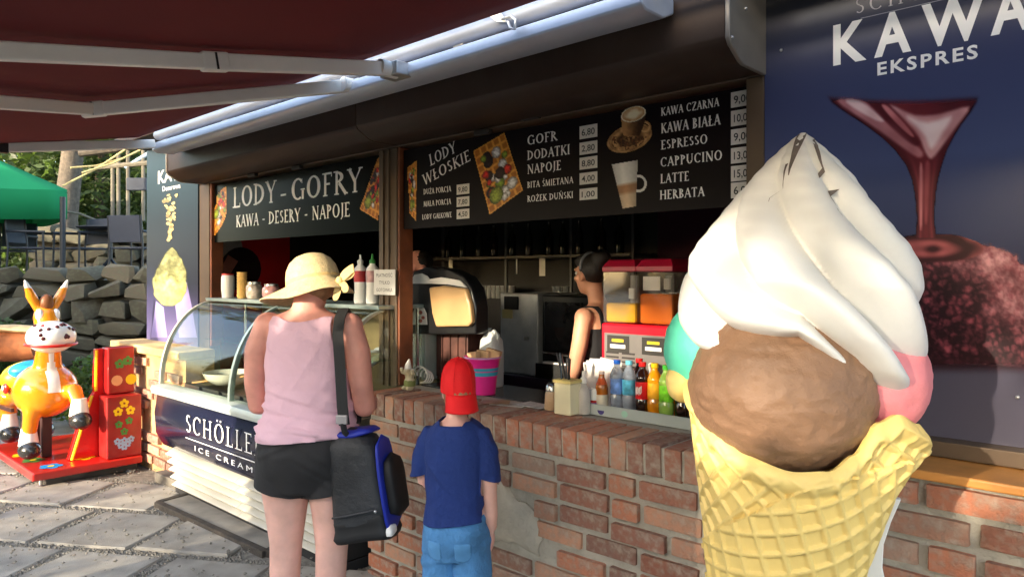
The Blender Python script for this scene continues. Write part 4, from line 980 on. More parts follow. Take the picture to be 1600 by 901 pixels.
# rolled rim and inner face
for dr, dz in ((-.006,.006),(-.016,.004),(-.024,-.012),(-.03,-.12)):
    for i in range(NT):
        th = 2*math.pi*i/NT; z = rim(th)+dz; aa = abs(math.degrees((th + math.pi/2 + math.pi) % (2*math.pi) - math.pi)); r = crad(rim(th)) + (0 if math.cos(th) < 0 else .028)*math.exp(-((aa-84)/24)**2)*math.exp(-((rim(th)-1.2)/.075)**2) - crad(rim(th))*pull(th, aa, rim(th)) + .006 + dr; vs.append((r*math.cos(th), r*math.sin(th), z))
fs = []
for j in range(NZ+4):
    for i in range(NT): a = j*NT+i; b = j*NT+(i+1) % NT; fs.append((a, b, b+NT, a+NT))
fs.append(tuple(range(NT))[::-1])
m.add([tilt @ Vector(v) for v in vs], fs); m.build('wafer_cone', m_wafer, ST, angle=35, tri=True)
def lump(name, c, r, mat, amp, sc, seed, nu=96, nv=64, cell=0.):
    m = MB(); m.ball((0,0,0), 1, nu, nv); out = []
    for v in m.v:
        p = Vector(v); d = 1 + amp*noise.noise(p*sc + Vector((seed,0,0))) + amp*.5*noise.noise(p*sc*2.7 + Vector((0,seed,0))) + cell*noise.noise(p*11)
        out.append(tilt @ (Vector((p.x*r[0]*d, p.y*r[1]*d, p.z*r[2]*d)) + Vector(c)))
    m.v = [tuple(q) for q in out]; return m.build(name, mat, ST, angle=180)
lump('chocolate_scoop', (-.038,-.085,1.29), (.207,.195,.19), m_choc, .03, 2.2, 3, nu=128, nv=90, cell=.02)
lump('mint_scoop', (-.188,.04,1.355), (.146,.14,.144), m_mint, .02, 3, 5)
lump('wafer_lobe', (-.266,.0,1.262), (.05,.06,.052), m_wafer, .05, 2, 1, 32, 20)
lump('strawberry_scoop', (.128,.03,1.33), (.157,.15,.158), m_pink, .03, 3, 9, cell=.008)
# the swirl: six rounded lobes, twisted and sagging to the lower right
prof = [(1.325,.17),(1.345,.24),(1.385,.275),(1.43,.285),(1.49,.284),(1.545,.286),(1.59,.270),(1.63,.245),(1.67,.214),(1.71,.185),(1.75,.158),(1.79,.126),(1.83,.088),(1.86,.056),(1.885,.028),(1.903,.006)]
def Rz(z):
    for (a, ra), (b, rb) in zip(prof, prof[1:]):
        if a <= z <= b: t = (z-a)/(b-a); return ra+(rb-ra)*(t*t*(3-2*t)*.4+t*.6)
    return prof[-1][1]
m = MB(); NT, NZ = 200, 110; rings = []
for j in range(NZ+1):
    z = 1.325 + (1.903-1.325)*j/NZ; q = []; t = (z-1.325)/.578
    for i in range(NT):
        th = 2*math.pi*i/NT
        ph = 3.5*(th + 3.2*t**.52) + .4
        lob = abs(math.sin(ph))**.66
        amp = .42*min(1, (1-t)*2.2)*min(1, t*5+.45)
        r = .955*Rz(z)*(1.06-amp+amp*lob)
        zz = z - .046*math.cos(th)*max(0, 1-t*1.9)*r/.28 - .03*(1-lob)*(1-t) - .032*(lob-.4)*max(0, 1-t*3.2) - .022*max(0,-math.cos(th))*max(0,1-t*2.2) + .10*max(0,-math.sin(th))*max(0, 1-t*2.6)*max(0,1-abs(math.cos(th)))
        q.append(tilt2 @ Vector((r*math.cos(th)*(.95 if math.cos(th) > 0 else 1)-.008, r*math.sin(th)+.02-.02*t, zz)))
    rings.append(q)
m.loft(rings); sw = m.build('swirl', m_swirl, ST, angle=180, tri=True)
# chipped grey paint below the tip
chip = M('chipped grey primer', C(108,98,92), .8, var=.25, scale=40)
for xs_, z0, z1, wd in ((-.002,1.906,1.79,.017),(.018,1.90,1.835,.012),(.028,1.87,1.79,.008),(-.035,1.82,1.74,.005),(.075,1.76,1.70,.006)):
    l, r_ = [], []; m = MB()
    for k in range(9):
        z = z0+(z1-z0)*k/8; x = xs_ + (k/8)*(.02 if xs_ > .0 else -.03); wdt = wd*.8*(1-k/9.); R0 = Rz(z)*1.03
        yy = -math.sqrt(max(1e-6, R0*R0-x*x)); l.append((x-wdt, yy, z)); r_.append((x+wdt, yy, z))
    m.add([tilt2 @ (Vector(p) + Vector((-.008,.0,0))) for p in l+r_], [(k, k+1, 9+k+1, 9+k) for k in range(8)])
    o = m.build('chipped_paint', chip, ST, smooth=False); sh = o.modifiers.new('wrap', 'SHRINKWRAP'); sh.target = sw; sh.wrap_method = 'NEAREST_SURFACEPOINT'; sh.offset = .0015
# white backing board behind the cone
m = MB(); bd = []
for k in range(17):
    z = .05+ .95*k/16; bd.append(Vector((.20+.028*math.sin(z*13)+.02*z, .16, z)))
m.prism([Vector((-.16,.16,.05))] + bd + [Vector((-.16,.16,1.0))], (0,.02,0)); m.build('backing_board', m_wp, ST, angle=60, bevel=.003)
m = MB(); m.lathe([(0,0),(.24,0),(.24,.04),(.2,.07),(.07,.09),(.05,.13),(0,.13)], n=32); m.build('foot', m_wp, ST, angle=50)

# ================================================================ coin operated horse ride
HR = thing('horse_ride', 'orange toy horse kiddie ride on a red platform with red control tower', 'kiddie ride', (-6.7, 1.85, 0))
m_red = M('red ride paint', C(196,30,22), .3, var=.15, scale=6, coat=.4, dirt=.3); m_or = M('orange gloss', C(226,136,24), .22, var=.07, coat=.6); m_hoof = M('black gloss', (.02,.02,.02), .25, coat=.4); m_whg = M('white gloss', C(232,228,220), .25, coat=.4, var=.03)
m_yel = M('yellow paint', C(238,196,20), .35); m_blue = M('sky blue paint', C(30,140,205), .35); m_grn = M('green paint', C(70,130,60), .4); m_dred = M('dark red paint', C(150,24,24), .35, var=.2, coat=.3, dirt=.3)
PX0, PX1, PY0, PY1 = -7.35, -6.06, 1.45, 2.2
MB().box(PX0,PX1,PY0,PY1,.075,.135).build('platform', m_red, HR, smooth=False, bevel=.012)
MB().box(PX0+.1,PX1-.06,PY0+.1,PY1-.02,.02,.075).build('plinth', m_hoof, HR, smooth=False)
for x, y in ((PX0+.08,PY0+.07),(PX1-.08,PY0+.07),(PX1-.08,PY1-.07),(PX0+.08,PY1-.07)): MB().lathe([(0,0),(.03,0),(.03,.02),(.012,.03),(.012,.08)], (x,y,0), 12).build('foot', m_zinc, HR)
rr = random.Random(12)
for x, y, c in ((-6.2,1.6,m_blue),(-6.3,1.85,m_yel),(-6.5,1.56,m_grn),(-6.75,1.55,m_yel),(-6.95,1.7,m_blue),(-6.42,2.05,m_whg)):
    m = MB(); 
    for k in range(5): a = 6.283*k/5; m.poly([(x+.045*math.cos(a)+.036*math.cos(b*.7854), y+.045*math.sin(a)+.036*math.sin(b*.7854), .137+.0004*k) for b in range(8)])
    m.poly([(x+.025*math.cos(b*.7854), y+.025*math.sin(b*.7854), .1396) for b in range(8)], 1)
    m.build('painted_flower', [c, m_yel if c != m_yel else m_red], HR, smooth=False)
# control tower: two stepped boxes and curvy side panel
kx = -6.27
MB().box(kx,PX1-.02,1.945,PY1,.137,.62).build('tower_box', m_dred, HR, smooth=False, bevel=.01)
MB().box(kx-.06,PX1-.12,1.985,PY1-.02,.625,.99).build('tower_head', m_dred, HR, smooth=False, bevel=.01)
m = MB(); m.prism([(kx-.02,1.74,.137),(kx-.02,1.80,.35),(kx-.02,1.86,.55),(kx-.02,1.92,.64),(kx-.02,1.93,.98),(kx-.02,2.18,.98),(kx-.02,2.18,.137)], (-.05,0,0)); m.build('side_panel', M('bright red paint', C(225,20,16), .28, coat=.5, dirt=.2), HR, smooth=False, bevel=.006)
m = MB(); m.tube([(kx-.0,1.76,.14),(kx-.0,1.82,.35),(kx-.0,1.90,.62)], .012, 8); m.tube([(kx-.01,1.93,.65),(kx-.01,1.935,.97)], .012, 8); m.build('yellow_trim', m_yel, HR)
MB().box(-6.62,-6.46,2.0,2.12,.137,.34).build('coin_box', M('striped box', C(210,80,60), .4, var=.6, scale=18), HR, smooth=False, bevel=.008)
def blooms(y, pts, r, mat, name='painted_flower', x=PX1-.0195):
    m = MB()
    for q, (yy, zz) in enumerate(pts):
        for k in range(5):
            a = 6.283*k/5+.3; m.poly([(x+.0012+.0003*k, yy+r*.9*math.cos(a)+r*.62*math.cos(b*.7854), zz+r*.9*math.sin(a)+r*.62*math.sin(b*.7854)) for b in range(8)])
    m.build(name, mat, HR, smooth=False)
yc = 2.07
blooms(0, [(yc,.56),(yc-.045,.5),(yc+.045,.5)], .024, m_yel); blooms(0, [(yc+.035,.42),(yc-.04,.40),(yc,.34)], .02, m_grn); blooms(0, [(yc-.05,.27),(yc+.05,.275),(yc,.22),(yc,.27),(yc-.025,.235),(yc+.025,.24)], .018, M('pale blue paint', C(150,170,200), .4))
blooms(0, [(yc,.86),(yc+.06,.88)], .026, m_grn, x=PX1-.1195); 
m = MB()
for yy, mi in ((yc-.02,0),(yc+.085,1)): m.poly([(PX1-.1182, yy+.042*math.cos(a*.5236), .73+.042*math.sin(a*.5236)) for a in range(12)], mi)
m.build('push_buttons', [M('peach', C(226,160,110), .4), m_yel], HR, smooth=False)
# the horse itself: one body, looking along +X
hx, hy = -6.56, 1.66
b = MB(); E = lambda x, z, y=0.: Vector((hx+x, hy+y, z))
b.ball(E(-.01,.66), (.25,.225,.215), 24, 16); b.ball(E(-.42,.66), (.27,.18,.18), 24, 16); b.ball(E(-.2,.67), (.3,.165,.165), 20, 14)
b.tube([E(.02,.72), E(.05,.86), E(.07,1.0), E(.05,1.12), E(.0,1.25), E(-.02,1.3)], [.15,.1,.082,.085,.09,.06], 16)
for sy, knee, hoof in ((-1,(.10,.44),(.06,.27)),(1,(.28,.62),(.36,.5))):
    y = sy*.1; b.tube([E(.06,.6,y), E(knee[0],knee[1]+.05,y*1.2), E(hoof[0],hoof[1]+.06,y*1.3)], [.095,.06,.05], 12)
for sy in (-1,1): b.tube([E(-.5,.6,sy*.1), E(-.6,.45,sy*.12), E(-.56,.3,sy*.12)], [.11,.07,.05], 12)
for sy in (-1,1): b.tube([E(-.01,1.3,sy*.05), E(.0,1.4,sy*.10), E(.02,1.53,sy*.15)], [.036,.04,.012], 10)
b.tube([E(-.66,.72), E(-.78,.66), E(-.8,.5)], [.05,.05,.02], 10)
bl = blob(b, .014, 6)
chest = lambda p: 1 if (((p.y-hy)/.045)**2 < 1 and p.x > hx+.05 and .66 < p.z < 1.02 and ((p.y-hy)/(.02+.03*min(1,max(0,(.9-p.z)/.12))))**2 < 1) else (2 if p.z > 1.462 else 0)
skin_obj('horse_body', bl, [m_or, m_whg, m_whg], HR, chest)
m = MB(); m.ball(E(.14,1.085), (.165,.17,.125), 28, 18); m.build('muzzle', m_whg, HR)
m = MB()
for k in range(15):
    a = -1.9+3.8*k/14*.9; e = .95; 
m.tube([E(.14+.163*math.cos(a), 1.035-.012*math.cos(a*1.0), .170*math.sin(a)) for a in [R(-95+190*k/16) for k in range(17)]], .011, 8); m.build('red_mouth', m_red, HR)
rr = random.Random(3); spm = MB().ball((0,0,0), .0165, 8, 6).mesh('dark_spot', M('dark red spot', C(70,14,16), .3))
for k in range(16):
    a = R(rr.uniform(-80,80)); e = R(rr.uniform(-2,55)); d = Vector((math.cos(a)*math.cos(e)*.158, math.sin(a)*math.cos(e)*.163, math.sin(e)*.122))
    inst(spm, 'dark_spot', HR, Matrix.Translation(E(.14,1.085)+d))
for sy in (-1,1):
    MB().ball(E(.20,1.168,sy*.07), (.035,.025,.02), 12, 8).build('nostril', m_red, HR)
    MB().ball(E(.045,1.25,sy*.055), (.04,.03,.05), 12, 8).build('eye', m_whg, HR)
MB().ball(E(.02,1.345), (.05,.05,.07), 12, 8).build('forelock', M('brown mane', C(120,70,30), .5), HR)
for (x, z, y) in ((.06,.29,-.13),(.36,.52,.13),(-.56,.32,-.12),(-.56,.32,.12)):
    m = MB(); m.lathe([(0,.1),(.05,.1),(.062,.03),(.07,-.03),(.0,-.03)], E(x,z,y), 16); m.build('white_sock', m_whg, HR, angle=50)
    m = MB(); m.ball(E(x+.025,z-.065,y), (.098,.078,.072), 18, 12); m.build('hoof', m_hoof, HR)
MB().box(hx-.26,hx-.2,hy-.03,hy+.03,.137,.6).build('support_post', M('dark post', C(58,34,30), .4), HR, smooth=False, bevel=.006)
MB().box(hx-.03,hx+.03,hy-.035,hy+.035,.137,.56).build('support_post', M('dark post', C(58,34,30)), HR, smooth=False, bevel=.006)
MB().bar(E(-.55,.5,-.22), E(.0,.53,-.22), .02, .03).build('foot_bar', M('dark post', C(58,34,30)), HR)
m = MB(); m.ball(E(-.24,.8), (.13,.2,.08), 20, 12); m.build('saddle', M('blue saddle', C(40,150,215), .35, var=.5, scale=16), HR)
m = MB(); m.ball(E(-.4,.72,-.02), (.16,.2,.14), 20, 12); m.build('saddle_cloth', M('yellow blanket', C(240,200,20), .4, var=.35, scale=14), HR)
MB().ball(E(-.36,.66,-.19), (.05,.02,.05), 14, 10).build('painted_flower', m_red, HR); MB().ball(E(-.36,.66,-.207), (.022,.01,.022), 12, 8).build('painted_flower', m_whg, HR)
# hollow log planter behind it
q = atD(18, 430, 6.7); lg = thing('log_trough', 'split brown log trough lying behind the horse ride', 'log', (q.x, q.y, .82))
dl = Vector((cY, sY, 0)); 
m = MB(); c0 = Vector((q.x, q.y, .92)); m.tube([c0-dl*.55, c0-dl*.2, c0+dl*.1, c0+dl*.27], [.15,.16,.155,.14], 14); m.build('log', M('split log wood', C(142,84,48), .85, var=.4, scale=7, bump=.8, bscale=25), lg)
m = MB(); m.tube([c0-dl*.6+Vector((0,0,.14)), c0+Vector((0,0,.15)), c0+dl*.3+Vector((0,0,.13))], [(.17,.035)]*3, 10); m.build('bark_edge', M('pale sapwood', C(200,168,120), .9, var=.25, scale=12, bump=.6), lg)
for s in (-.4, .15): MB().tube([c0+dl*s-Vector((0,0,.9)), c0+dl*s-Vector((0,0,.1))], .06, 8).build('leg', m_bark, lg)
# ================================================================ people
m_skin = M('sunburnt skin', C(216,150,132), .5, var=.16, scale=11, bump=.15, bscale=90, sss=.12); m_skin2 = M('fair skin', C(222,172,156), .5, var=.14, scale=11, bump=.15, bscale=90, sss=.12); m_eyew = M('eye white', (.8,.8,.78), .3); m_iris = M('iris', (.05,.03,.02), .2)
def fabric(name, col, rough=.85, wr=.35, ws=14, var=.06):
    m = M(name, col, rough, var=var, scale=5, bump=wr, bscale=ws); return m
def wrinkle(p, a, sx, sz, seed=0): return a*noise.noise(Vector((p.x*sx+seed, p.y*sx, p.z*sz)))
# ---------------------------------------------------------------- woman in the sun hat
W = thing('person', 'woman in straw sun hat, pink tank top and black shorts leaning on the cabinet', 'person', (-2.63, 1.60, 0), rz=R(36), local=True)
b = MB()
tor = [(.72,.0,.13,.11),(.78,-.005,.18,.135),(.85,-.012,.186,.143),(.92,-.008,.18,.132),(1.0,.0,.166,.115),(1.08,.0,.158,.108),(1.16,.0,.160,.108),(1.24,.0,.165,.108),(1.31,-.004,.17,.102),(1.365,-.01,.168,.086),(1.40,-.012,.125,.068),(1.42,-.012,.07,.058)]
b.loft([ring((0,y,z), rx, ry) for z,y,rx,ry in tor])
b.tube([(0,-.012,1.39),(0,-.002,1.46),(0,.03,1.47)], [.07,.06,.056], 16)
HC = Vector((0,.045,1.51)); Q = add_head(b, HC, R(38), R(14), 1.0)
for s in (-1,1):
    b.ball((s*.17,-.008,1.352), (.062,.06,.058), 16, 12)
    b.tube([(s*.17,-.008,1.355),(s*.213,-.02,1.25),(s*.225,-.01,1.12),(s*.228,.02,1.03)], [.058,.053,.047,.043], 14)
    b.ball((s*.228,.02,1.025), .044, 14, 10)
    b.tube([(s*.228,.02,1.025),(s*.20,.16,1.01),(s*.15,.27,1.02)], [.045,.04,.028], 12)
    add_hand(b, (s*.15,.27,1.02), (-s*.3,.9,.05), (-s*.2,0,-1), .95, side=s)
    b.tube([(s*.092,-.005,.82),(s*.1,.0,.7),(s*.1,.005,.58),(s*.098,.0,.46),(s*.097,-.012,.34),(s*.096,-.012,.2),(s*.096,-.005,.09)], [.108,.1,.083,.066,.062,.05,.038], 16)
    b.ball((s*.098,.015,.455), (.058,.052,.06), 14, 10); b.ball((s*.097,-.03,.33), (.048,.045,.09), 14, 10)
    b.tube([(s*.096,-.03,.05),(s*.1,.06,.045),(s*.11,.17,.03)], [(.042,.045),(.045,.035),(.04,.02)], 12)
bw_ = blob(b, .009, 5); skin_obj('body', bw_, [m_skin, m_skin2], W, lambda p: 1 if p.z < .85 else 0)
eyes(W, HC, Q, 1., m_eyew, m_iris)
g = MB(); g.loft([ring((0,y,z), rx+.01, ry+.01) for z,y,rx,ry in [(.86,-.012,.184,.14)]+tor[3:]])
gb = blob(g, .009, 5)
def ftank(p):
    x = abs(p.x); hem = p.z - (.905 + .012*math.sin(p.x*9))
    neck = (1.392 - .02*max(0, 1-(p.x/.09)**2) + (.0 if p.y < 0 else -.12)) - p.z
    arm = (.124 + max(0, 1.36-p.z)**1.5*.55 + (.0 if p.y < 0 else -.005)) - x if p.z > 1.13 else .1
    return min(hem, neck, arm) if p.z > 1.0 else hem
m_tank = fabric('pale pink jersey', C(220,178,190), .85, .6, 18)
cloth('tank_top', gb, ftank, lambda p: .006 + .0034*math.sin(175*p.z + 40*p.x*math.copysign(1,p.x)*.3 + 7*noise.noise(p*5))*max(0, min(1, (1.14-p.z)/.08))*max(0, min(1, .35+1.6*noise.noise(p*7+Vector((3,1,2))))) + .022*max(0, .5-2*abs(noise.noise(Vector((p.x*3, p.y*3+3, p.z*15+p.x*5)))))*(1 if p.z < 1.1 else .35) + .005*max(0, .5-2*abs(noise.noise(Vector((p.x*6+4, p.y*6, p.z*8-p.x*9)))))+(.012 if p.z < .96 else .012*max(0,(1.0-p.z)/.04) if p.z < 1.0 else 0), m_tank, W)
MB().box(-.012,.012,-.098,-.0955,1.352,1.362).build('neck_label', m_ink, W, smooth=False)
s_ = MB(); s_.loft([ring((0,y,z), rx+.012, ry+.012) for z,y,rx,ry in [(.70,0,.12,.11)]+tor[1:5]])
for s in (-1,1): s_.tube([(s*.094,-.004,.86),(s*.1,-.002,.74),(s*.104,.0,.60)], [.116,.116,.115], 20)
sb = blob(s_, .009, 6)
cloth('shorts', sb, lambda p: min(.955-p.z, p.z-(.668+.02*abs(p.x)/.1)), lambda p: .007+.004*math.sin(110*p.z+60*abs(p.x)+7*noise.noise(p*6))*max(0,min(1,.4+2*noise.noise(p*6)))+.004*noise.noise(p*14), M('black jersey', (.018,.017,.018), .8, var=.2, bump=.3, bscale=15), W)
hr_ = M('fair hair', C(150,112,80), .6, var=.3, scale=30)
m = MB(); m.ball(HC + Q @ Vector((0,-.03,.01)), (.08,.085,.085), 18, 12, M_=Q); m.build('hair', hr_, W)
# straw hat with a drooping brim longest over the face, tied with a bow at the back
m_straw = M('woven straw', C(220,196,148), .8, var=.14, scale=55, bump=.7, bscale=130)
HQ = (Matrix.Rotation(R(60), 3, 'Z') @ Matrix.Rotation(R(-14), 3, 'X')); hc = HC + Vector((-.0,-.01,.045)) 
m = MB(); rings = []
for r, z in ((.004,.097),(.03,.095),(.06,.085),(.086,.064),(.102,.036),(.109,.006),(.111,-.02),(.111,-.03)):
    rings.append([hc + HQ @ Vector((r*math.cos(2*math.pi*k/48)*.95, r*math.sin(2*math.pi*k/48)*1.05, z)) for k in range(48)])
for e in range(1,7):
    q = []
    for k in range(48):
        a = 2*math.pi*k/48; f = max(0, math.sin(a)); bk = max(0, -math.sin(a))
        wd = .05 + .092*f**1.2 + .0*bk; dz = -(.05*(e/6)**1.2)*(1-.45*f) - .012*bk*e/6 + .01*math.sin(3*a+1)*e/6
        r = .111 + wd*e/6; q.append(hc + HQ @ Vector((r*math.cos(a)*.95, r*math.sin(a)*1.05, -.03+dz)))
    rings.append(q)
m.loft(rings, caps=False); o = m.build('sun_hat', m_straw, W, angle=180); so = o.modifiers.new('t', 'SOLIDIFY'); so.thickness = .004
def ribbon(name, pts, wd, mat, up=(0,0,1)):
    m = MB(); 
    l = []
    for i, p in enumerate(pts):
        p = Vector(p); d = (Vector(pts[min(i+1,len(pts)-1)])-Vector(pts[max(i-1,0)])).normalized(); s = Vector(up) - d*d.dot(Vector(up)); s.normalize(); l.append((p-s*wd[i]/2, p+s*wd[i]/2))
    m.add([q for pr in l for q in pr], [(2*i,2*i+2,2*i+3,2*i+1) for i in range(len(l)-1)])
    o = m.build(name, mat, W, angle=180); so = o.modifiers.new('t', 'SOLIDIFY'); so.thickness = .003; sb_ = o.modifiers.new('s', 'SUBSURF'); sb_.levels = sb_.render_levels = 2; return o
m_rib = M('straw ribbon', C(222,190,128), .75, var=.15, scale=40, bump=.4, bscale=100)
kx_ = hc + HQ @ Vector((.0,-.135,-.05)) + Vector((.02,-.0,.0))
ribbon('hat_bow', [kx_, kx_+Vector((.03,-.015,.03)), kx_+Vector((.075,-.01,.062)), kx_+Vector((.05,.0,.025)), kx_+Vector((.0,0,0))], [.03,.045,.04,.045,.025], m_rib)
ribbon('hat_bow', [kx_, kx_+Vector((.0,-.02,-.035)), kx_+Vector((-.012,-.025,-.085))], [.028,.036,.03], m_rib, up=(1,0,0)); ribbon('hat_bow', [kx_, kx_+Vector((.03,-.02,-.02)), kx_+Vector((.035,-.025,-.05))], [.028,.034,.03], m_rib, up=(1,0,0))
m = MB(); m.ball(kx_, (.016,.014,.018), 12, 8); m.build('hat_knot', m_rib, W)
ribbon('hat_band', [hc + HQ @ Vector((.113*math.cos(R(a))*.95, .113*math.sin(R(a))*1.05, -.018)) for a in range(-90,271,15)], [.02]*25, m_rib)
# ---------------------------------------------------------------- shoulder bag
BG = thing('shoulder_bag', 'black sports bag with blue side stripe hanging from the woman\'s right shoulder', 'bag', W.location + Vector((0,0,.5)), rz=R(36), local=True)
m_bag = M('black nylon', (.022,.023,.026), .55, var=.45, scale=6, bump=1.0, bscale=14); m_bagd = M('black nylon base', (.008,.008,.009), .6, var=.2)
m_blu = M('royal blue nylon', C(24,42,150), .5, var=.1)
bc = Vector((.265,-.075,.245)); BM = Matrix.Translation(bc) @ Matrix.Rotation(R(-9), 4, 'Y') @ Matrix.Rotation(R(-8), 4, 'Z')
def bagshape(x0, x1, y0, y1, z0, z1, n=14, p=3.4, sag=.0, seed=0):
    m = MB(); rings = []
    for j in range(n+1):
        t = j/n; z = z0+(z1-z0)*t; e = (1-abs(2*t-1)**6)**.5*.94+.06
        k = 1 - .12*t + .03*math.sin(t*9+seed)
        rings.append([BM @ Vector((v.x, v.y, z + .024*noise.noise(Vector((v.x*7, v.y*7, z*6+seed))))) for v in ring(((x0+x1)/2,(y0+y1)/2,0), (x1-x0)/2*e*k, (y1-y0)/2*e*k, 32, p)])
    m.loft(rings); return m
bagshape(-.145,.10,-.085,.085,-.225,.215).build('bag_body', m_bag, BG, angle=180)
bagshape(-.148,.104,-.09,.09,-.235,-.10, 8, 5).build('bag_base', m_bagd, BG, angle=180)
bagshape(.085,.107,-.075,.08,-.2,.185, 12, 4, seed=3).build('blue_side_panel', m_blu, BG, angle=180)
bagshape(.09,.15,-.055,.085,-.15,.10, 10, 3, seed=2).build('side_pocket', m_bagd, BG, angle=180)
bagshape(.09,.120,-.081,-.02,-.195,-.15, 5, 4, seed=3).build('white_corner_patch', m_wp, BG, angle=180)
bagshape(-.09,.08,-.06,.07,.185,.218, 6, 4, seed=4).build('blue_top', m_blu, BG, angle=180)
m = MB(); m.tube([BM @ Vector(p) for p in ((-.115,-.092,-.105),(-.05,-.095,-.1),(.04,-.095,-.09),(.075,-.092,-.085))], .004, 6); m.build('seam_piping', m_bag, BG)
m = MB(); m.ball(BM @ Vector((.075,-.098,-.09)), .006, 8, 6); m.build('zip_pull', m_zinc, BG)
def strap(name, pts, wd, mat):
    m = MB(); 
    for i, p in enumerate(pts[:-1]): pass
    rings = []
    for i, p in enumerate(pts):
        p = Vector(p); d = (Vector(pts[min(i+1,len(pts)-1)])-Vector(pts[max(i-1,0)])).normalized(); s = Vector((1,.15,0)); s = (s-d*d.dot(s)).normalized(); n = d.cross(s)
        rings.append([p-s*wd/2-n*.0025, p+s*wd/2-n*.0025, p+s*wd/2+n*.0025, p-s*wd/2+n*.0025])
    m.loft(rings); o = m.build(name, mat, BG, angle=40)
z0 = -.5
strap('strap', [(x,y,z+z0) for x,y,z in ((.125,.12,1.30),(.14,.085,1.385),(.148,.0,1.425),(.158,-.075,1.39),(.166,-.115,1.33),(.178,-.122,1.2),(.19,-.13,1.05),(.20,-.135,.98))], .042, M('black webbing', (.02,.02,.02), .7, bump=.3, bscale=200))
strap('strap', [(x,y,z+z0) for x,y,z in ((.125,.12,1.30),(.14,.15,1.15),(.17,.10,.99),(.2,.0,.96))], .04, M('black webbing', (.02,.02,.02)))
m = MB(); m.box(.17,.215,-.15,-.136,.985+z0,1.02+z0); m.build('strap_buckle', M('grey buckle', C(170,165,165), .4, .3), BG, smooth=False, bevel=.004)
m = MB(); m.tube([(.195,-.14,.99+z0),(.20,-.13,.95+z0),(.215,-.1,.92+z0)], .012, 8); m.build('strap_end', M('black webbing', (.02,.02,.02)), BG)
# ---------------------------------------------------------------- boy in the red cap
B = thing('person', 'small boy in backwards red cap, blue T-shirt and jeans at the brick counter', 'person', (-1.925, 1.77, 0), rz=R(30), local=True); B.scale = (.83, .9, 1)
b = MB()
bt = [(.56,.0,.095,.085),(.62,-.006,.122,.098),(.68,-.004,.12,.095),(.76,.0,.112,.085),(.84,.0,.115,.084),(.92,.0,.122,.085),(.985,-.002,.12,.078),(1.02,-.004,.09,.06),(1.045,-.004,.05,.045)]
b.loft([ring((0,y,z), rx, ry) for z,y,rx,ry in bt])
b.tube([(0,-.004,1.01),(0,.004,1.06),(0,.012,1.10)], [.05,.043,.042], 14)
HB = Vector((0,.018,1.145)); QB = add_head(b, HB, R(32), R(8), .84)
# right arm hangs, left forearm rests on the counter
b.tube([(.115,-.002,.985),(.14,-.008,.9),(.15,-.008,.80),(.152,.012,.70),(.15,.03,.645)], [.041,.038,.033,.03,.022], 12); add_hand(b, (.15,.03,.64), (-.05,.16,-1), (-1,.1,0), .72, side=-1, curl=.3)
b.tube([(-.115,-.002,.985),(-.14,-.0,.9),(-.15,.02,.80)], [.041,.038,.034], 12); b.tube([(-.15,.02,.80),(-.12,.14,.86),(-.09,.23,.95)], [.034,.03,.022], 12); add_hand(b, (-.09,.23,.95), (.1,.9,.15), (0,0,-1), .72, side=-1)
for s in (-1,1):
    b.tube([(s*.06,0,.6),(s*.068,.0,.48),(s*.07,.005,.34),(s*.07,-.008,.2),(s*.07,-.004,.07)], [.07,.066,.05,.044,.032], 14)
    b.tube([(s*.07,-.02,.04),(s*.073,.05,.035),(s*.078,.12,.025)], [(.032,.035),(.034,.028),(.03,.018)], 12)
bb = blob(b, .0075, 4); skin_obj('body', bb, m_skin2, B); eyes(B, HB, QB, .84, m_eyew, m_iris)
g = MB(); g.loft([ring((0,y-.002,z), rx*.96+.016+max(0,.8-z)*.05, ry+.018+max(0,.8-z)*.05) for z,y,rx,ry in bt[1:]])
g.tube([(.10,-.002,.995),(.138,-.006,.915),(.152,-.008,.825),(.155,-.008,.79)], [.045,.047,.048,.048], 16); g.tube([(-.10,-.002,.995),(-.14,-.004,.915),(-.158,.01,.83),(-.16,.014,.80)], [.045,.047,.048,.048], 16)
gb = blob(g, .0075, 5)
def fshirt(p):
    f = min(p.z-(.688+.008*math.sin(p.x*14)), 1.028 - .0*p.y - p.z + .012*(abs(p.x) > .05))
    if abs(p.x) > .125: f = min(f, p.z - .842 + (abs(p.x)-.15)*.25)
    return f
cloth('t_shirt', gb, fshirt, lambda p: .005 + .0032*math.sin(95*(p.z*.8+abs(p.x)*.9) + 8*noise.noise(p*6))*max(0, min(1, .3+2*noise.noise(p*6+Vector((9,2,5))))) + .012*max(0, .5-2*abs(noise.noise(Vector((p.x*6+p.z*5, p.y*6, p.z*6+p.x*4))))) + .007*noise.noise(p*11) , fabric('navy cotton', C(24,48,110), .85, 1.0, 24), B)
j = MB(); j.loft([ring((0,y,z), rx+.012, ry+.012) for z,y,rx,ry in bt[:4]])
for s in (-1,1): j.tube([(s*.062,0,.64),(s*.07,0,.5),(s*.074,.004,.35),(s*.075,-.004,.2),(s*.075,-.002,.06)], [.084,.08,.07,.064,.064], 16)
jb = blob(j, .008, 5)
m_jean = M('faded denim', C(74,128,178), .85, var=.35, scale=7, bump=1.0, bscale=28)
cloth('jeans', jb, lambda p: min(.712-p.z, p.z-.07), lambda p: .006+.004*math.sin(120*p.z+8*noise.noise(p*6))*max(0,min(1,.2+2.5*noise.noise(p*7)))+.006*noise.noise(Vector((p.x*12, p.y*12, p.z*18))), m_jean, B)
for s in (-1,1): cloth('back_pocket', jb, lambda p: min(.03-abs(p.x-s*.06), .632-p.z, p.z-.565-.3*abs(p.x-s*.06)+.0, -p.y-.05), lambda p: .008+.007*noise.noise(Vector((p.x*12, p.y*12, p.z*18))), M('denim pocket', C(84,138,186), .85, var=.2, scale=9, bump=.3, bscale=25), B, .003)
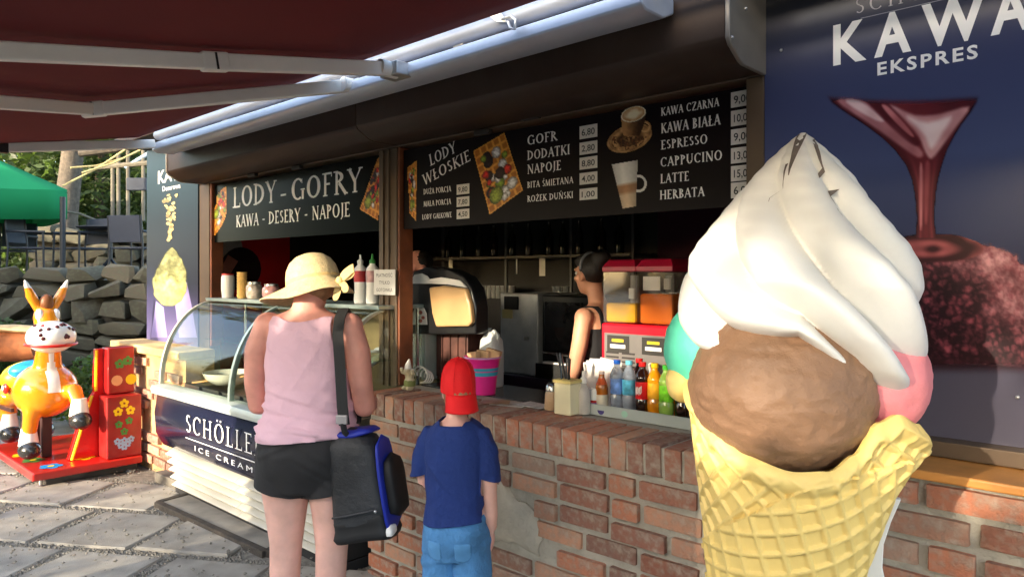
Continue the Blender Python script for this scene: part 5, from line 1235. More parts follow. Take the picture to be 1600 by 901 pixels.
for s in (-1,1): 
    m = MB(); m.ball((s*.075,.05,.035), (.045,.11,.038), 16, 10); m.build('shoe', M('grey trainer', C(90,92,98), .6), B)
m = MB(); m.ball(HB + QB @ Vector((0,-.024,-.012)), (.068,.076,.078), 18, 12, M_=QB); m.build('hair', M('light brown hair', C(150,110,76), .6, var=.3, scale=40), B)
m_cap = M('red cotton cap', C(226,18,24), .75, var=.05, bump=.25, bscale=60)
CQ = (QB.to_4x4() @ Matrix.Rotation(R(10), 4, 'X')).to_3x3(); hc = HB + QB @ Vector((0,-.014,.03)); m = MB(); rings = []
for r, z in ((.004,.085),(.025,.083),(.048,.073),(.066,.055),(.077,.03),(.081,.0),(.082,-.03),(.0815,-.036)):
    rings.append([hc + CQ @ Vector((r*.93*math.cos(2*math.pi*k/36), r*1.12*math.sin(2*math.pi*k/36), z)) for k in range(36)])
m.loft(rings, caps=False); o = m.build('cap', m_cap, B, angle=180); ss_ = o.modifiers.new('s','SUBSURF'); ss_.levels = ss_.render_levels = 1; so = o.modifiers.new('t','SOLIDIFY'); so.thickness = .004
m = MB(); m.ball(hc + CQ @ Vector((0,0,.086)), (.008,.008,.005), 10, 6); m.build('cap_button', m_cap, B)
for k in range(6):
    a = R(60*k); m = MB(); m.tube([hc + CQ @ Vector((r*.935*math.cos(a), r*1.125*math.sin(a), z+.0015)) for r, z in ((.01,.085),(.048,.073),(.066,.055),(.077,.03),(.081,0),(.082,-.034))], .0014, 5); m.build('cap_seam', m_cap, B)
# peak of the cap, down over the neck
rings = []
for e in range(7):
    t = e/6; q = []
    for k in range(15):
        a = R(-90-58+116*k/14); r = 1.0; d = Vector((.078*math.cos(a), .0915*math.sin(a), -.034)); out = Vector((math.cos(a)*.5, -1, 0)).normalized()
        ln = .07*t*(math.cos(R(-58+116*k/14)*.9))**.6
        q.append(hc + CQ @ (d + Vector((out.x*ln*.35, out.y*ln*.55, -ln*.85 + .25*(d.x**2)/.1*0 - .016*t*(abs(k-7)/7)**2))))
    rings.append(q)
m = MB(); m.loft(rings, caps=False, closed=False); o = m.build('cap_peak', m_cap, B, angle=180); so = o.modifiers.new('t','SOLIDIFY'); so.thickness = .004
ctr = hc + CQ @ Vector((0,.09,-.02))
# ---------------------------------------------------------------- woman serving
S = thing('person', 'dark haired woman in black strap top serving behind the counter', 'person', (-2.26, 3.08, .06), rz=R(95), local=True); S.scale = (.955, .955, .955)
b = MB()
st_ = [(.72,.0,.12,.10),(.80,-.005,.165,.125),(.88,-.008,.168,.125),(.96,.0,.145,.105),(1.04,.0,.128,.092),(1.12,.0,.13,.095),(1.22,.008,.142,.11),(1.30,.0,.148,.1),(1.36,-.006,.145,.08),(1.395,-.01,.10,.062),(1.42,-.01,.055,.05)]
b.loft([ring((0,y,z), rx, ry) for z,y,rx,ry in st_])
b.tube([(0,-.01,1.39),(0,.01,1.46),(0,.025,1.52)], [.055,.047,.047], 14)
HS = Vector((0,.045,1.575)); QS = add_head(b, HS, R(-12), R(2), .98)
for s in (-1,1):
    b.ball((s*.15,-.008,1.345), (.052,.052,.055), 14, 10)
    b.tube([(s*.15,-.008,1.35),(s*.175,.0,1.22),(s*.18,.03,1.08)], [.048,.045,.04], 12); b.tube([(s*.18,.03,1.08),(s*.165,.09,.97),(s*.15,.15,.90)], [.04,.036,.027], 12)
    add_hand(b, (s*.15,.15,.9), (0,.5,-.8), (-s,0,0), .92, side=s)
    b.tube([(s*.085,0,.8),(s*.09,0,.6),(s*.09,0,.42),(s*.09,-.01,.25),(s*.09,0,.05)], [.095,.08,.06,.055,.04], 12); b.tube([(s*.09,-.03,.04),(s*.095,.15,.03)], [(.04,.04),(.04,.02)], 10)
sbb = blob(b, .008, 4); skin_obj('body', sbb, M('tanned skin', C(204,148,118), .5, var=.12, scale=10, sss=.1), S); eyes(S, HS, QS, .98, m_eyew, m_iris)
m_blk = M('black cotton', (.012,.012,.014), .8, var=.2)
def fs(p):
    x = abs(p.x); 
    if p.z < .955: return .02 if p.z < .9 or True else 0
    if x > .165: return -.02
    return max(1.285-p.z, min(.012-abs(x-.085), 1.40-p.z))
cloth('strap_top', sbb, lambda p: min(fs(p), p.z-.80, .15-abs(p.x)+max(0,1.0-p.z)*.2), lambda p: .006, m_blk, S)
cloth('trousers', sbb, lambda p: min(.86-p.z, p.z-.1, .17-abs(p.x)), lambda p: .01, m_blk, S)
hb = MB(); hb.ball(HS + QS @ Vector((0,-.028,.03)), (.082,.088,.088), 18, 12, M_=QS); hb.ball(HS + QS @ Vector((0,-.085,.085)), (.055,.055,.05), 16, 10, M_=QS); hb.ball(HS + QS @ Vector((0,.03,.075)), (.068,.06,.045), 16, 10, M_=QS)
m_hair = M('black brown hair', (.016,.011,.009), .45, var=.4, scale=60, bump=.4, bscale=120)
skin_obj('hair', blob(hb, .01, 3), m_hair, S)
m = MB(); c_ = HS + QS @ Vector((0,-.03,.03)); m.tube([c_ + QS @ Vector((.088*math.cos(R(a)), .02, .09*math.sin(R(a)))) for a in range(0,181,15)], .008, 8); m.build('hair_band', M('grey band', C(120,122,128), .4), S)
# ---------------------------------------------------------------- man at the back
K = thing('person', 'man in pale shirt half hidden behind the coffee machine', 'person', (-3.62, 3.02, .06), rz=R(170), local=True)
b = MB(); b.loft([ring((0,y,z-.02), rx*1.12, ry*1.1) for z,y,rx,ry in st_]); b.tube([(0,-.01,1.37),(0,.02,1.5)], [.06,.056], 14)
HK = Vector((0,.03,1.545)); QK = add_head(b, HK, R(0), R(4), 1.)
for s in (-1,1):
    b.ball((s*.175,-.008,1.33), (.055,.055,.055), 12, 8); b.tube([(s*.175,-.008,1.33),(s*.21,.0,1.2),(s*.21,.05,1.05)], [.05,.047,.042], 12); b.tube([(s*.21,.05,1.05),(s*.16,.18,1.0),(s*.1,.26,1.0)], [.042,.038,.028], 12); add_hand(b, (s*.1,.26,1.0), (-s*.2,.9,0), (0,0,-1), 1., side=s)
    b.tube([(s*.09,0,.78),(s*.1,0,.42),(s*.1,0,.05)], [.1,.065,.045], 12); b.tube([(s*.1,-.03,.04),(s*.1,.16,.03)], [(.045,.045),(.04,.025)], 10)
kb_ = blob(b, .01, 4); skin_obj('body', kb_, m_skin, K); eyes(K, HK, QK, 1., m_eyew, m_iris)
cloth('shirt', kb_, lambda p: min(p.z-.85, 1.39-p.z, .25-abs(p.x), p.z-1.12+max(0,.19-abs(p.x))*9), lambda p: .014, M('pale shirt', C(176,180,190), .8, bump=.3, bscale=15), K)
cloth('trousers', kb_, lambda p: min(.9-p.z, p.z-.1, .19-abs(p.x)), lambda p: .012, m_blk, K)
m = MB(); m.ball(HK + QK @ Vector((0,-.025,.035)), (.08,.088,.08), 18, 12, M_=QK); m.build('hair', m_hair, K)
# ================================================================ things on the counter
KZ = .958
def gtop(px, Y): return onY(px, 500, Y).x
def lathe_part(t, name, prof, c, mat, n=20, ang=50): return MB().lathe(prof, c, n).build(name, mat, t, angle=ang)
# gnome
gx = gtop(640, 2.42); t = thing('garden_gnome', 'small pale garden gnome figurine at the foot of the post', 'figurine', (gx, 2.42, KZ)); m_gn = M('cream ceramic', C(196,184,150), .5, var=.15, scale=30)
b = MB(); b.ball((gx,2.420,KZ+.035), (.034,.03,.036), 14, 10); b.ball((gx,2.420,KZ+.08), (.028,.025,.03), 14, 10); b.tube([(gx,2.410,KZ+.1),(gx,2.410,KZ+.13),(gx+.004,2.415,KZ+.165)], [.022,.017,.003], 12); b.ball((gx,2.398,KZ+.098), (.018,.014,.02), 12, 8)
for s in (-1,1): b.tube([(gx+s*.026,2.415,KZ+.085),(gx+s*.042,2.405,KZ+.09),(gx+s*.044,2.400,KZ+.115)], [.011,.01,.01], 8); b.ball((gx+s*.018,2.405,KZ+.01), (.017,.024,.012), 10, 6)
skin_obj('figure', blob(b, .004, 2), [m_gn, M('mossy green', C(120,130,70), .6), M('hat white', C(220,216,206), .6)], t, lambda p: 2 if p.z > KZ+.112 else (1 if KZ+.02 < p.z < KZ+.05 else 0))
# white cable coil
x0 = gtop(672, 2.62); m = MB()
for k in range(4): m.tube([(x0-.06+k*.012+.06*math.sin(R(a))*(1-k*.12), 2.6+k*.01, KZ+.005+.075*(1-math.cos(R(a)))*.6*(1-.1*k)) for a in range(0,300,20)], .004, 6)
tag(m.build('cable_coil', m_wp), 'loose coil of white cable between the gnome and the boy', 'cable')
# pink bucket
bx = gtop(754, 2.6); t = thing('bucket', 'pink plastic bucket with pale blue stripes holding folded cartons', 'bucket', (bx, 2.6, KZ)); m_pk = M('magenta plastic', C(226,40,140), .4, var=.04)
lathe_part(t, 'bucket_body', [(.0,KZ),(.066,KZ),(.072,KZ+.06),(.0745,KZ+.09),(.082,KZ+.14),(.091,KZ+.182),(.095,KZ+.185),(.095,KZ+.19),(.088,KZ+.19),(.086,KZ+.17),(.06,KZ+.02)], (bx,2.6,0), m_pk, 32)
lathe_part(t, 'stripe', [(.0765,KZ+.095),(.0795,KZ+.115)], (bx,2.6,0), M('turquoise stripe', C(60,165,190), .4), 32); lathe_part(t, 'stripe', [(.0803,KZ+.12),(.083,KZ+.135)], (bx,2.6,0), M('turquoise stripe', C(60,165,190)), 32)
lathe_part(t, 'lilac_rim', [(.0965,KZ+.182),(.0975,KZ+.186),(.0965,KZ+.19)], (bx,2.6,0), M('lilac', C(200,150,200), .4), 32)
for k, (dx, dy) in enumerate(((-.04,-.02),(.0,.01),(.035,.03))):
    q = MB(); T = Matrix.Translation((bx+dx,2.6+dy,KZ+.16)) @ Matrix.Rotation(R(15*k-10),4,'Z') @ Matrix.Rotation(R(12*k-10),4,'Y'); q.box(-.04,.04,-.015,.015,-.06,.05+.008*k,0,T); tag(q.build('carton', M('carton', C(196,160,120), .8, var=.2, scale=20), smooth=False, bevel=.002), ('folded tan carton at the left side of the pink bucket','folded tan carton in the middle of the pink bucket','folded tan carton at the right side of the pink bucket')[k], 'carton', 'cartons in the pink bucket')
# leaflets
for k, (px, Y, rz, sx, sy, lb) in enumerate(((798,2.46,.3,.17,.11,'pale leaflet lying flat on the counter right of the bucket'),(835,2.5,-.1,.16,.1,'white leaflet lying flat nearest the shaker'),(775,2.42,.7,.13,.09,'brownish leaflet lying flat beside the boy'))):
    m = MB(); T = Matrix.Translation((gtop(px,Y),Y,KZ+.003+.004*k)) @ Matrix.Rotation(rz,4,'Z'); m.box(-sx/2,sx/2,-sy/2,sy/2,-.001,.0015,0,T)
    tag(m.build('leaflet', M('leaflet %d' % k, [C(170,165,160), C(190,188,186), C(150,120,90)][k], .4, var=.45, scale=22), smooth=False), lb, 'leaflet', 'leaflets on the counter')
# white jug
jx = gtop(768, 2.8); t = thing('canister', 'translucent white plastic canister behind the pink bucket', 'canister', (jx, 2.8, KZ)); m = MB()
m.loft([ring((jx,2.8,KZ+z), rx, ry, 24, 4) for z, rx, ry in ((0,.055,.045),(.01,.06,.05),(.2,.06,.05),(.25,.055,.046),(.285,.03,.028),(.295,.02,.02))]); m.build('body', M('translucent plastic', C(176,178,176), .4, var=.06), t, angle=50)
m = MB(); m.tube([(jx+.045,2.8,KZ+.22),(jx+.05,2.8,KZ+.28),(jx+.02,2.8,KZ+.3),(jx-.005,2.8,KZ+.28)], .011, 8); m.build('handle', M('translucent plastic', C(176,178,176)), t); lathe_part(t, 'cap', [(.022,KZ+.29),(.022,KZ+.315),(0,KZ+.316)], (jx-.03,2.8,0), M('grey cap', C(150,150,150), .5), 16)
# coffee machine
t = thing('coffee_machine', 'black coffee machine with tan hopper window and white arched label', 'coffee machine', (-3.1, 2.85, KZ)); m_pl = M('black plastic', (.012,.012,.013), .3, coat=.3)
def xz(pts, Y): return [onY(x, y, Y) for x, y in pts]
m = MB(); m.prism(xz(((641,522),(641,440),(646,424),(668,416),(700,420),(724,432),(737,450),(743,480),(743,522)), 2.68), (0,.1,0)); m.build('housing', m_pl, t, angle=50, bevel=.008)
m = MB(); m.prism(xz(((677,449),(700,446),(734,451),(741,475),(744,503),(738,509),(688,510),(682,490)), 2.68), (0,-.035,0)); m.build('hopper_window', M('tan hopper', C(196,158,108), .35, var=.1, scale=4, coat=.3), t, angle=60, bevel=.01, seg=3)
m = MB(); m.prism(xz(((644,436),(649,429),(660,427),(668,431),(672,436),(690,433),(720,438),(731,449),(700,444),(672,443),(644,443)), 2.676), (0,-.006,0)); m.build('top_label', m_wp, t, smooth=False, tri=True)
ar = [(646,507),(646,490),(649,481),(656,477),(663,481),(667,490),(668,507)]
m = MB(); m.prism(xz(ar, 2.676), (0,-.006,0)); lb_ = m.build('arched_label', m_wp, t, smooth=False)
m = MB(); 
for x, y, r in ((657,488,3.2),(653,496,2.5),(661,496,2.8),(657,501,3)): m.poly([onY(a,b_,2.668) for a,b_ in ell(x,y,r,r,8)])
m.build('label_print', M('rose print', C(170,90,80), .5), lb_, smooth=False)
MB().box(-3.40,-3.24,2.72,2.95,KZ,1.245).build('steel_column', m_steel, t, smooth=False, bevel=.01); MB().box(-3.236,-3.2,2.70,2.9,KZ,1.245).build('pale_column', M('pale metal', C(176,180,176), .4, .3), t, smooth=False, bevel=.004)
MB().box(-3.19,-2.93,2.78,3.0,KZ,1.245).build('lower_cabinet', M('dark red brown panel', C(80,48,40), .6, var=.4, scale=16), t, smooth=False, bevel=.004)
for k in range(4): MB().box(-3.185+.065*k,-3.135+.065*k,2.772,2.779,KZ+.02,1.23).build('panel_strip', M('dark red brown panel', C(80,48,40)), t, smooth=False)
# steel boiler and black oven on the back counter
t = thing('steel_boiler', 'tall brushed steel boiler on the back counter left of the oven', 'boiler', (-3.26, 3.75, .9)); MB().box(-3.43,-3.09,3.56,3.98,.902,1.44).build('casing', M('dull steel', (.5,.5,.48), .45, .5, var=.15, scale=12), t, smooth=False, bevel=.008)
p = onY(800,470,3.556); MB().box(p.x-.07,p.x+.06,3.55,3.558,1.33,1.42).build('control_panel', m_pl, t, smooth=False, bevel=.003); MB().box(-3.40,-3.31,3.548,3.556,1.27,1.33).build('sticker', M('yellow sticker', C(170,160,110), .6), t, smooth=False)
MB().lathe([(0,0),(.012,0),(.012,.05),(0,.05)], (-3.14,3.52,1.15), 10, M_=Matrix.Rotation(R(90),4,'X')).build('tap', m_zinc, t)
t = thing('oven', 'black box oven on the back counter behind the serving woman', 'oven', (-2.9, 3.78, .9)); MB().box(-3.07,-2.66,3.58,3.98,.902,1.43).build('casing', m_pl, t, smooth=False, bevel=.008); MB().box(-3.04,-2.74,3.572,3.579,1.08,1.39).build('door_glass', M('dark oven glass', (.02,.02,.022), .08, coat=.5), t, smooth=False); MB().tube([(-3.04,3.555,1.06),(-2.72,3.555,1.06)], .01, 8).build('handle', m_steel, t)
t = thing('worktop_tray', 'steel tray with paper on the worktop in front of the oven', 'tray', (-2.9, 3.52, .95)); MB().box(-3.06,-2.72,3.50,3.565,.905,1.0).build('tray_body', m_steel, t, smooth=False, bevel=.004); MB().box(-3.0,-2.8,3.502,3.56,1.002,1.012).build('paper', M('paper', C(215,212,205)), t, smooth=False); MB().box(-2.98,-2.8,3.60,3.7,.902,.905).build('tray_foot', m_steel, t, smooth=False)
# glasses and bottles at the back
m_gl = M('bar glass', (.35,.36,.36), .1, spec=.9, coat=.6, alpha=.55)
gm = MB().lathe([(0,.004),(.028,.004),(.03,0),(.034,.11),(.031,.11),(.026,.012),(0,.012)], n=12).mesh('glass', m_gl)
for k, px in enumerate(list(range(737,802,7))+[868,876,884]):
    p = onY(px, 460, 4.46); o = bpy.data.objects.new('drinking_glass', gm if k else gm); COL.objects.link(o); o.location = (p.x, 4.46, 1.362)
    tag(o, 'clear drinking glass in the row on the dark back cupboard' if px < 810 else 'clear drinking glass on the cupboard close to the serving woman', 'glass', 'glasses on the back cupboard' if px < 810 else 'glasses near the serving woman')
bmsh = MB().lathe([(0,0),(.035,0),(.037,.01),(.037,.16),(.015,.21),(.014,.27),(.016,.275),(0,.276)], n=12)
for k, px in enumerate((700,722,748,772,800,826,858,880,905,940,968)):
    p = onY(px, 400, 4.56); o = bmsh.build('syrup_bottle', M('dark bottle %d' % (k % 3), [(.03,.015,.01),(.02,.025,.015),(.05,.045,.04)][k % 3], .15, coat=.4)); o.location = (p.x, 4.56, 1.723)
    tag(o, 'dark syrup bottle standing in the row on the upper wall shelf', 'bottle', 'dark bottles on the upper wall shelf')
for px, y0, y1, w_, lb in ((704,412,430,.05,'small white tag hanging below the shelf behind the coffee machine'),(847,407,431,.06,'white tag hanging below the shelf left of the serving woman'),(807,404,428,.012,'thin pale strip hanging below the middle of the shelf')):
    p = onY(px, y1, 4.40); z1 = onY(px, y0, 4.40).z; tag(MB().box(p.x-w_/2,p.x+w_/2,4.40,4.404,p.z,max(z1,1.70)).build('shelf_tag', m_wp, smooth=False), lb, 'tag')
# shaker, napkin box with straws, spray bottle, napkins, can
sx = gtop(862, 2.5); t = thing('sugar_shaker', 'glass sugar shaker with steel top at the left of the napkin box', 'shaker', (sx,2.5,KZ)); lathe_part(t, 'body', [(0,KZ),(.032,KZ),(.034,KZ+.01),(.03,KZ+.07),(.025,KZ+.085)], (sx,2.5,0), M('shaker sugar', C(205,170,130), .25, var=.12, scale=30, coat=.4)); lathe_part(t, 'top', [(.027,KZ+.083),(.026,KZ+.105),(.015,KZ+.122),(0,KZ+.124)], (sx,2.5,0), m_steel)
nx = gtop(887, 2.47); t = thing('napkin_box', 'cream square box holding black drinking straws on the counter', 'box', (nx,2.47,KZ)); MB().box(nx-.045,nx+.045,2.43,2.51,KZ,KZ+.135).build('box', M('cream painted box', C(236,226,186), .6, var=.06), t, smooth=False, bevel=.005); MB().box(nx-.05,nx+.05,2.425,2.515,KZ+.137,KZ+.15).build('yellow_rim', M('pale yellow', C(226,206,130), .6), t, smooth=False, bevel=.003)
rr = random.Random(8)
for k in range(9):
    a = rr.uniform(-.03,.03); q = MB(); q.tube([(nx+a,2.47+rr.uniform(-.02,.02),KZ+.1),(nx+a*1.6+rr.uniform(-.025,.015),2.47+rr.uniform(-.03,.03),KZ+.235+rr.uniform(0,.03))], .0035, 6); q.build('straw', m_pl, t)
ax = gtop(912, 2.52); t = thing('spray_bottle', 'clear spray bottle with white pump beside the cream box', 'bottle', (ax,2.52,KZ)); lathe_part(t, 'body', [(0,KZ),(.028,KZ),(.03,KZ+.01),(.03,KZ+.1),(.015,KZ+.125),(.012,KZ+.135)], (ax,2.52,0), M('milky clear plastic', C(214,206,196), .2, alpha=.75)); lathe_part(t, 'pump', [(.014,KZ+.133),(.014,KZ+.155),(.008,KZ+.16),(.008,KZ+.185),(0,KZ+.186)], (ax,2.52,0), m_wp)
ix = gtop(930, 2.6); t = thing('napkin_holder', 'fan of white paper napkins standing behind the amber bottle', 'napkins', (ix,2.62,KZ)); 
for k in range(6):
    q = MB(); T = Matrix.Translation((ix-.02+k*.01,2.64+k*.004,KZ+.13)) @ Matrix.Rotation(R(-8+k*4),4,'Y') @ Matrix.Rotation(R(20),4,'Z'); q.box(-.055,.045,-.002,.002,-.12,.085+.006*(k%3),0,T); q.build('napkin', M('white tissue', C(238,232,226), .9, var=.03), t, smooth=False)
kx2 = gtop(925, 2.555); t = thing('drink_can', 'slim blue and white drink can at the left end of the tray', 'can', (kx2,2.575,KZ)); lathe_part(t, 'body', [(0,KZ+.006),(.019,KZ+.006),(.022,KZ+.012),(.022,KZ+.095),(.018,KZ+.104),(.018,KZ+.107),(0,KZ+.105)], (kx2,2.575,0), m_wp); lathe_part(t, 'blue_band', [(.0225,KZ+.012),(.0225,KZ+.045)], (kx2,2.575,0), M('deep blue', C(24,24,140), .3)); lathe_part(t, 'red_band', [(.0225,KZ+.046),(.0225,KZ+.056)], (kx2,2.575,0), M('red plastic', C(200,30,30))); MB().box(kx2-.024,kx2-.008,2.549,2.5555,KZ+.05,KZ+.1).build('dark_print', M('deep blue', C(24,24,140)), t, smooth=False)
# grey tray of bottles
t = thing('bottle_tray', 'long grey tray on the counter with a row of drinks', 'tray', (-1.65, 2.65, KZ)); m_gt = M('grey tray plastic', C(176,184,180), .4, var=.05, scale=6)
TX0, TX1, TY0, TY1 = -2.0, -1.28, 2.535, 2.80
MB().box(TX0,TX1,TY0+.012,TY1-.012,KZ-.0,KZ+.006).build('tray_floor', m_gt, t, smooth=False)
MB().box(TX0,TX1,TY0,TY0+.01,KZ-.002,KZ+.045).build('front_lip', m_gt, t, smooth=False, bevel=.003); MB().box(TX0,TX1,TY1-.01,TY1,KZ,KZ+.045).build('back_lip', m_gt, t, smooth=False); MB().box(TX0-.008,TX0,TY0,TY1,KZ,KZ+.045).build('end_lip', m_gt, t, smooth=False)
q = gtop(938,2.53); m = MB(); m.poly([(q+.018*math.cos(R(a)),2.5335,KZ+.022+.018*math.sin(R(a))) for a in range(180,361,20)]); m.build('round_sticker', M('violet sticker', C(60,50,120), .5), t, smooth=False)
q = gtop(975,2.53); m = MB(); m.poly([(q+.016*math.cos(R(a)),2.5335,KZ+.022+.014*math.sin(R(a))) for a in range(0,360,20)]); m.build('round_sticker', M('mint sticker', C(160,205,185), .5), t, smooth=False)
BZ = KZ+.007
def pet(px, Y, label, liquid, cap, band, bandz=(.085,.15), s=1., level=.19, alpha=1., group='drinks in the grey tray', rough=.12):
    x = gtop(px, Y); t = thing('drink_bottle', label, 'bottle', (x, Y, BZ), group)
    pr = [(0,.002),(.022,0),(.029,.004),(.031,.02),(.029,.035),(.031,.05),(.031,.075),(.0285,.08),(.0285,.15),(.031,.156),(.030,.168),(.022,.188),(.0135,.203),(.0135,.214)]
    m = MB(); m.lathe([(r*s, BZ+z*s) for r, z in pr], (x,Y,0), 20); m.build('bottle_body', liquid, t, angle=60)
    lathe_part(t, 'label_band', [(.0292*s,BZ+bandz[0]*s),(.0296*s,BZ+bandz[0]*s+.004),(.0296*s,BZ+bandz[1]*s-.004),(.0292*s,BZ+bandz[1]*s)], (x,Y,0), band)
    lathe_part(t, 'cap', [(.0155*s,BZ+.213*s),(.016*s,BZ+.216*s),(.0155*s,BZ+.231*s),(0,BZ+.232*s)], (x,Y,0), cap, 16)
    return t, x
m_wat = M('clear water bottle', C(150,160,175), .08, var=.3, scale=30, coat=.7, alpha=.6); m_colal = M('cola', (.02,.006,.004), .08, coat=.7); m_oran = M('orange drink', C(240,150,20), .12, coat=.6, var=.08); m_lime = M('lime drink', C(150,190,80), .1, coat=.6, var=.15, alpha=.8)
pet(964, 2.60, 'clear water bottle with dark blue cap in the grey tray', m_wat, M('blue cap', C(20,90,190), .35), M('blue label', C(96,130,190), .3, var=.5, scale=45))
pet(983, 2.61, 'clear water bottle with pale blue cap in the grey tray', m_wat, M('pale blue cap', C(110,200,225), .35), M('aqua label', C(80,165,195), .3, var=.45, scale=45))
tb_, x_ = pet(1004, 2.60, 'dark cola bottle with red cap and red label in the grey tray', m_colal, M('red cap', C(205,24,28), .35), M('red label', C(205,16,24), .3, var=.05), (.075,.15))
m = MB()
for k, (a, h0, h1) in enumerate(((-115,.095,.13),(-100,.098,.13),(-84,.094,.128),(-70,.098,.134))):
    m.tube([(x_+.0302*math.cos(R(a+d)), 2.60+.0302*math.sin(R(a+d)), BZ+h0+(h1-h0)*f) for d, f in ((-5,.9),(-7,.4),(-2,0),(4,.3),(2,1.))], .0016, 5)
m.build('white_script', m_wp, tb_)
pet(999, 2.70, 'cola bottle with red cap standing behind the front cola', m_colal, M('red cap', C(205,24,28)), M('red label', C(205,16,24)))
pet(1023, 2.60, 'orange drink bottle with yellow cap in the grey tray', m_oran, M('yellow cap', C(245,200,30), .35), M('orange label', C(244,170,40), .3, var=.2, scale=40))
tg_, x_ = pet(1041, 2.575, 'green lime drink bottle with green cap in the grey tray', m_lime, M('green cap', C(70,190,60), .35), M('green yellow label', C(120,205,40), .3, var=.5, scale=30))
pet(1046, 2.68, 'orange drink bottle with orange cap behind the lime bottle', m_oran, M('orange cap', C(240,120,30), .35), M('orange label', C(244,170,40)))
pet(1066, 2.60, 'dark cola bottle half hidden by the yellow cone lobe', m_colal, m_pl, M('dark label', C(40,20,20), .3))
x = gtop(940, 2.59); t = thing('drink_bottle', 'short amber glass bottle with pale label at the left end of the tray', 'bottle', (x,2.59,BZ), 'drinks in the grey tray'); lathe_part(t, 'bottle_body', [(0,BZ),(.027,BZ),(.028,BZ+.01),(.028,BZ+.1),(.026,BZ+.115),(.013,BZ+.145),(.012,BZ+.165)], (x,2.59,0), M('amber glass', C(190,104,24), .08, coat=.7, var=.25, scale=20)); lathe_part(t, 'label_band', [(.0287,BZ+.02),(.0287,BZ+.075)], (x,2.59,0), M('pale label', C(225,215,190), .5, var=.12, scale=30)); lathe_part(t, 'neck_band', [(.0255,BZ+.118),(.0142,BZ+.146)], (x,2.59,0), M('red and gold', C(215,90,30), .4, var=.4, scale=60)); lathe_part(t, 'cap', [(.0135,BZ+.163),(.0135,BZ+.175),(0,BZ+.176)], (x,2.59,0), M('pale cap', C(220,200,190), .4), 14)
# juice dispenser
t = thing('juice_dispenser', 'red twin tank juice dispenser with yellow and orange drinks', 'juice dispenser', (-1.88, 3.05, KZ)); DX0, DX1, DY0, DY1 = -2.075, -1.675, 2.86, 3.27; m_dr = M('red dispenser plastic', C(214,16,40), .3, coat=.3, var=.04)
MB().box(DX0,DX1,DY0,DY1,KZ+.02,1.33).build('casing', m_dr, t, smooth=False, bevel=.01); MB().box(DX0+.02,DX1-.02,DY0-.005,DY0+.001,KZ+.05,1.285).build('front_plate', M('grey plate', C(130,126,124), .35, .5, var=.1), t, smooth=False, bevel=.003)
for k in range(9):
    for xx in (DX0+.035, DX0+.125): MB().box(xx,xx+.07,DY0-.0085,DY0-.005,KZ+.07+k*.02,KZ+.078+k*.02).build('vent_slot', M('slot', (.03,.025,.025), .6), t, smooth=False)
for k, xx in enumerate((DX0+.04, DX0+.235)):
    pl_ = MB().box(xx,xx+.125,DY0-.009,DY0-.0055,1.195,1.275).build('flavour_plate', M('black plate', (.03,.028,.026), .4), t, smooth=False, bevel=.002)
    MB().box(xx+.03,xx+.095,DY0-.0108,DY0-.0092,1.245,1.258).build('yellow_print', M('yellow print', C(210,190,40), .5), pl_, smooth=False); MB().box(xx+.02,xx+.105,DY0-.0108,DY0-.0092,1.215,1.232).build('white_print', m_white, pl_, smooth=False)
MB().tube([(DX0+.30,DY0-.03,1.12),(DX0+.31,DY0-.05,1.16)], .012, 8).build('tap_lever', m_wp, t)
m_tank = glassy('tank plastic', (.93,.93,.92), .88, .08)
for k, (xa, xb, lv, mt) in enumerate(((DX0+.012,DX0+.196,1.428,M('yellow juice', C(244,186,40), .2, var=.04)),(DX0+.204,DX1-.008,1.475,M('orange juice', C(232,120,40), .2, var=.04)))):
    MB().box(xa+.008,xb-.008,DY0+.008,DY1-.02,1.336,lv).build('juice', mt, t, smooth=False, bevel=.012)
    m = MB(); m.box(xa,xb,DY0-.0,DY0+.004,1.335,1.575); m.box(xa,xa+.004,DY0+.005,DY1-.01,1.335,1.575); m.box(xb-.004,xb,DY0+.005,DY1-.01,1.335,1.575); m.box(xa,xb,DY1-.009,DY1-.005,1.335,1.575); m.build('tank', m_tank, t, smooth=False)
    m = MB(); m.loft([[Vector((xx,yy,z)) for xx,yy in ((xa-.004+i,DY0-.006+i),(xb+.004-i,DY0-.006+i),(xb+.004-i,DY1-i),(xa-.004+i,DY1-i))] for z,i in ((1.577,0),(1.60,0),(1.632,.02),(1.636,.03))]); m.build('lid', M('dark red lid', C(160,20,50), .35), t, angle=30, bevel=.004)
    xc = xa+.12; MB().tube([(xc,DY0+.09,lv),(xc,DY0+.09,1.56)], .022, 12).build('stirrer_tube', M('clear tube', C(190,188,186), .15, alpha=.6), t); MB().box(xc-.014,xc+.014,DY0+.06,DY0+.09,lv+.02,lv+.07).build('stirrer_sleeve', m_wp, t, smooth=False)
    if k: MB().box(xa+.02,xa+.11,DY0+.02,DY0+.024,1.49,1.555).build('white_card', M('white tissue', C(238,232,226)), t, smooth=False)

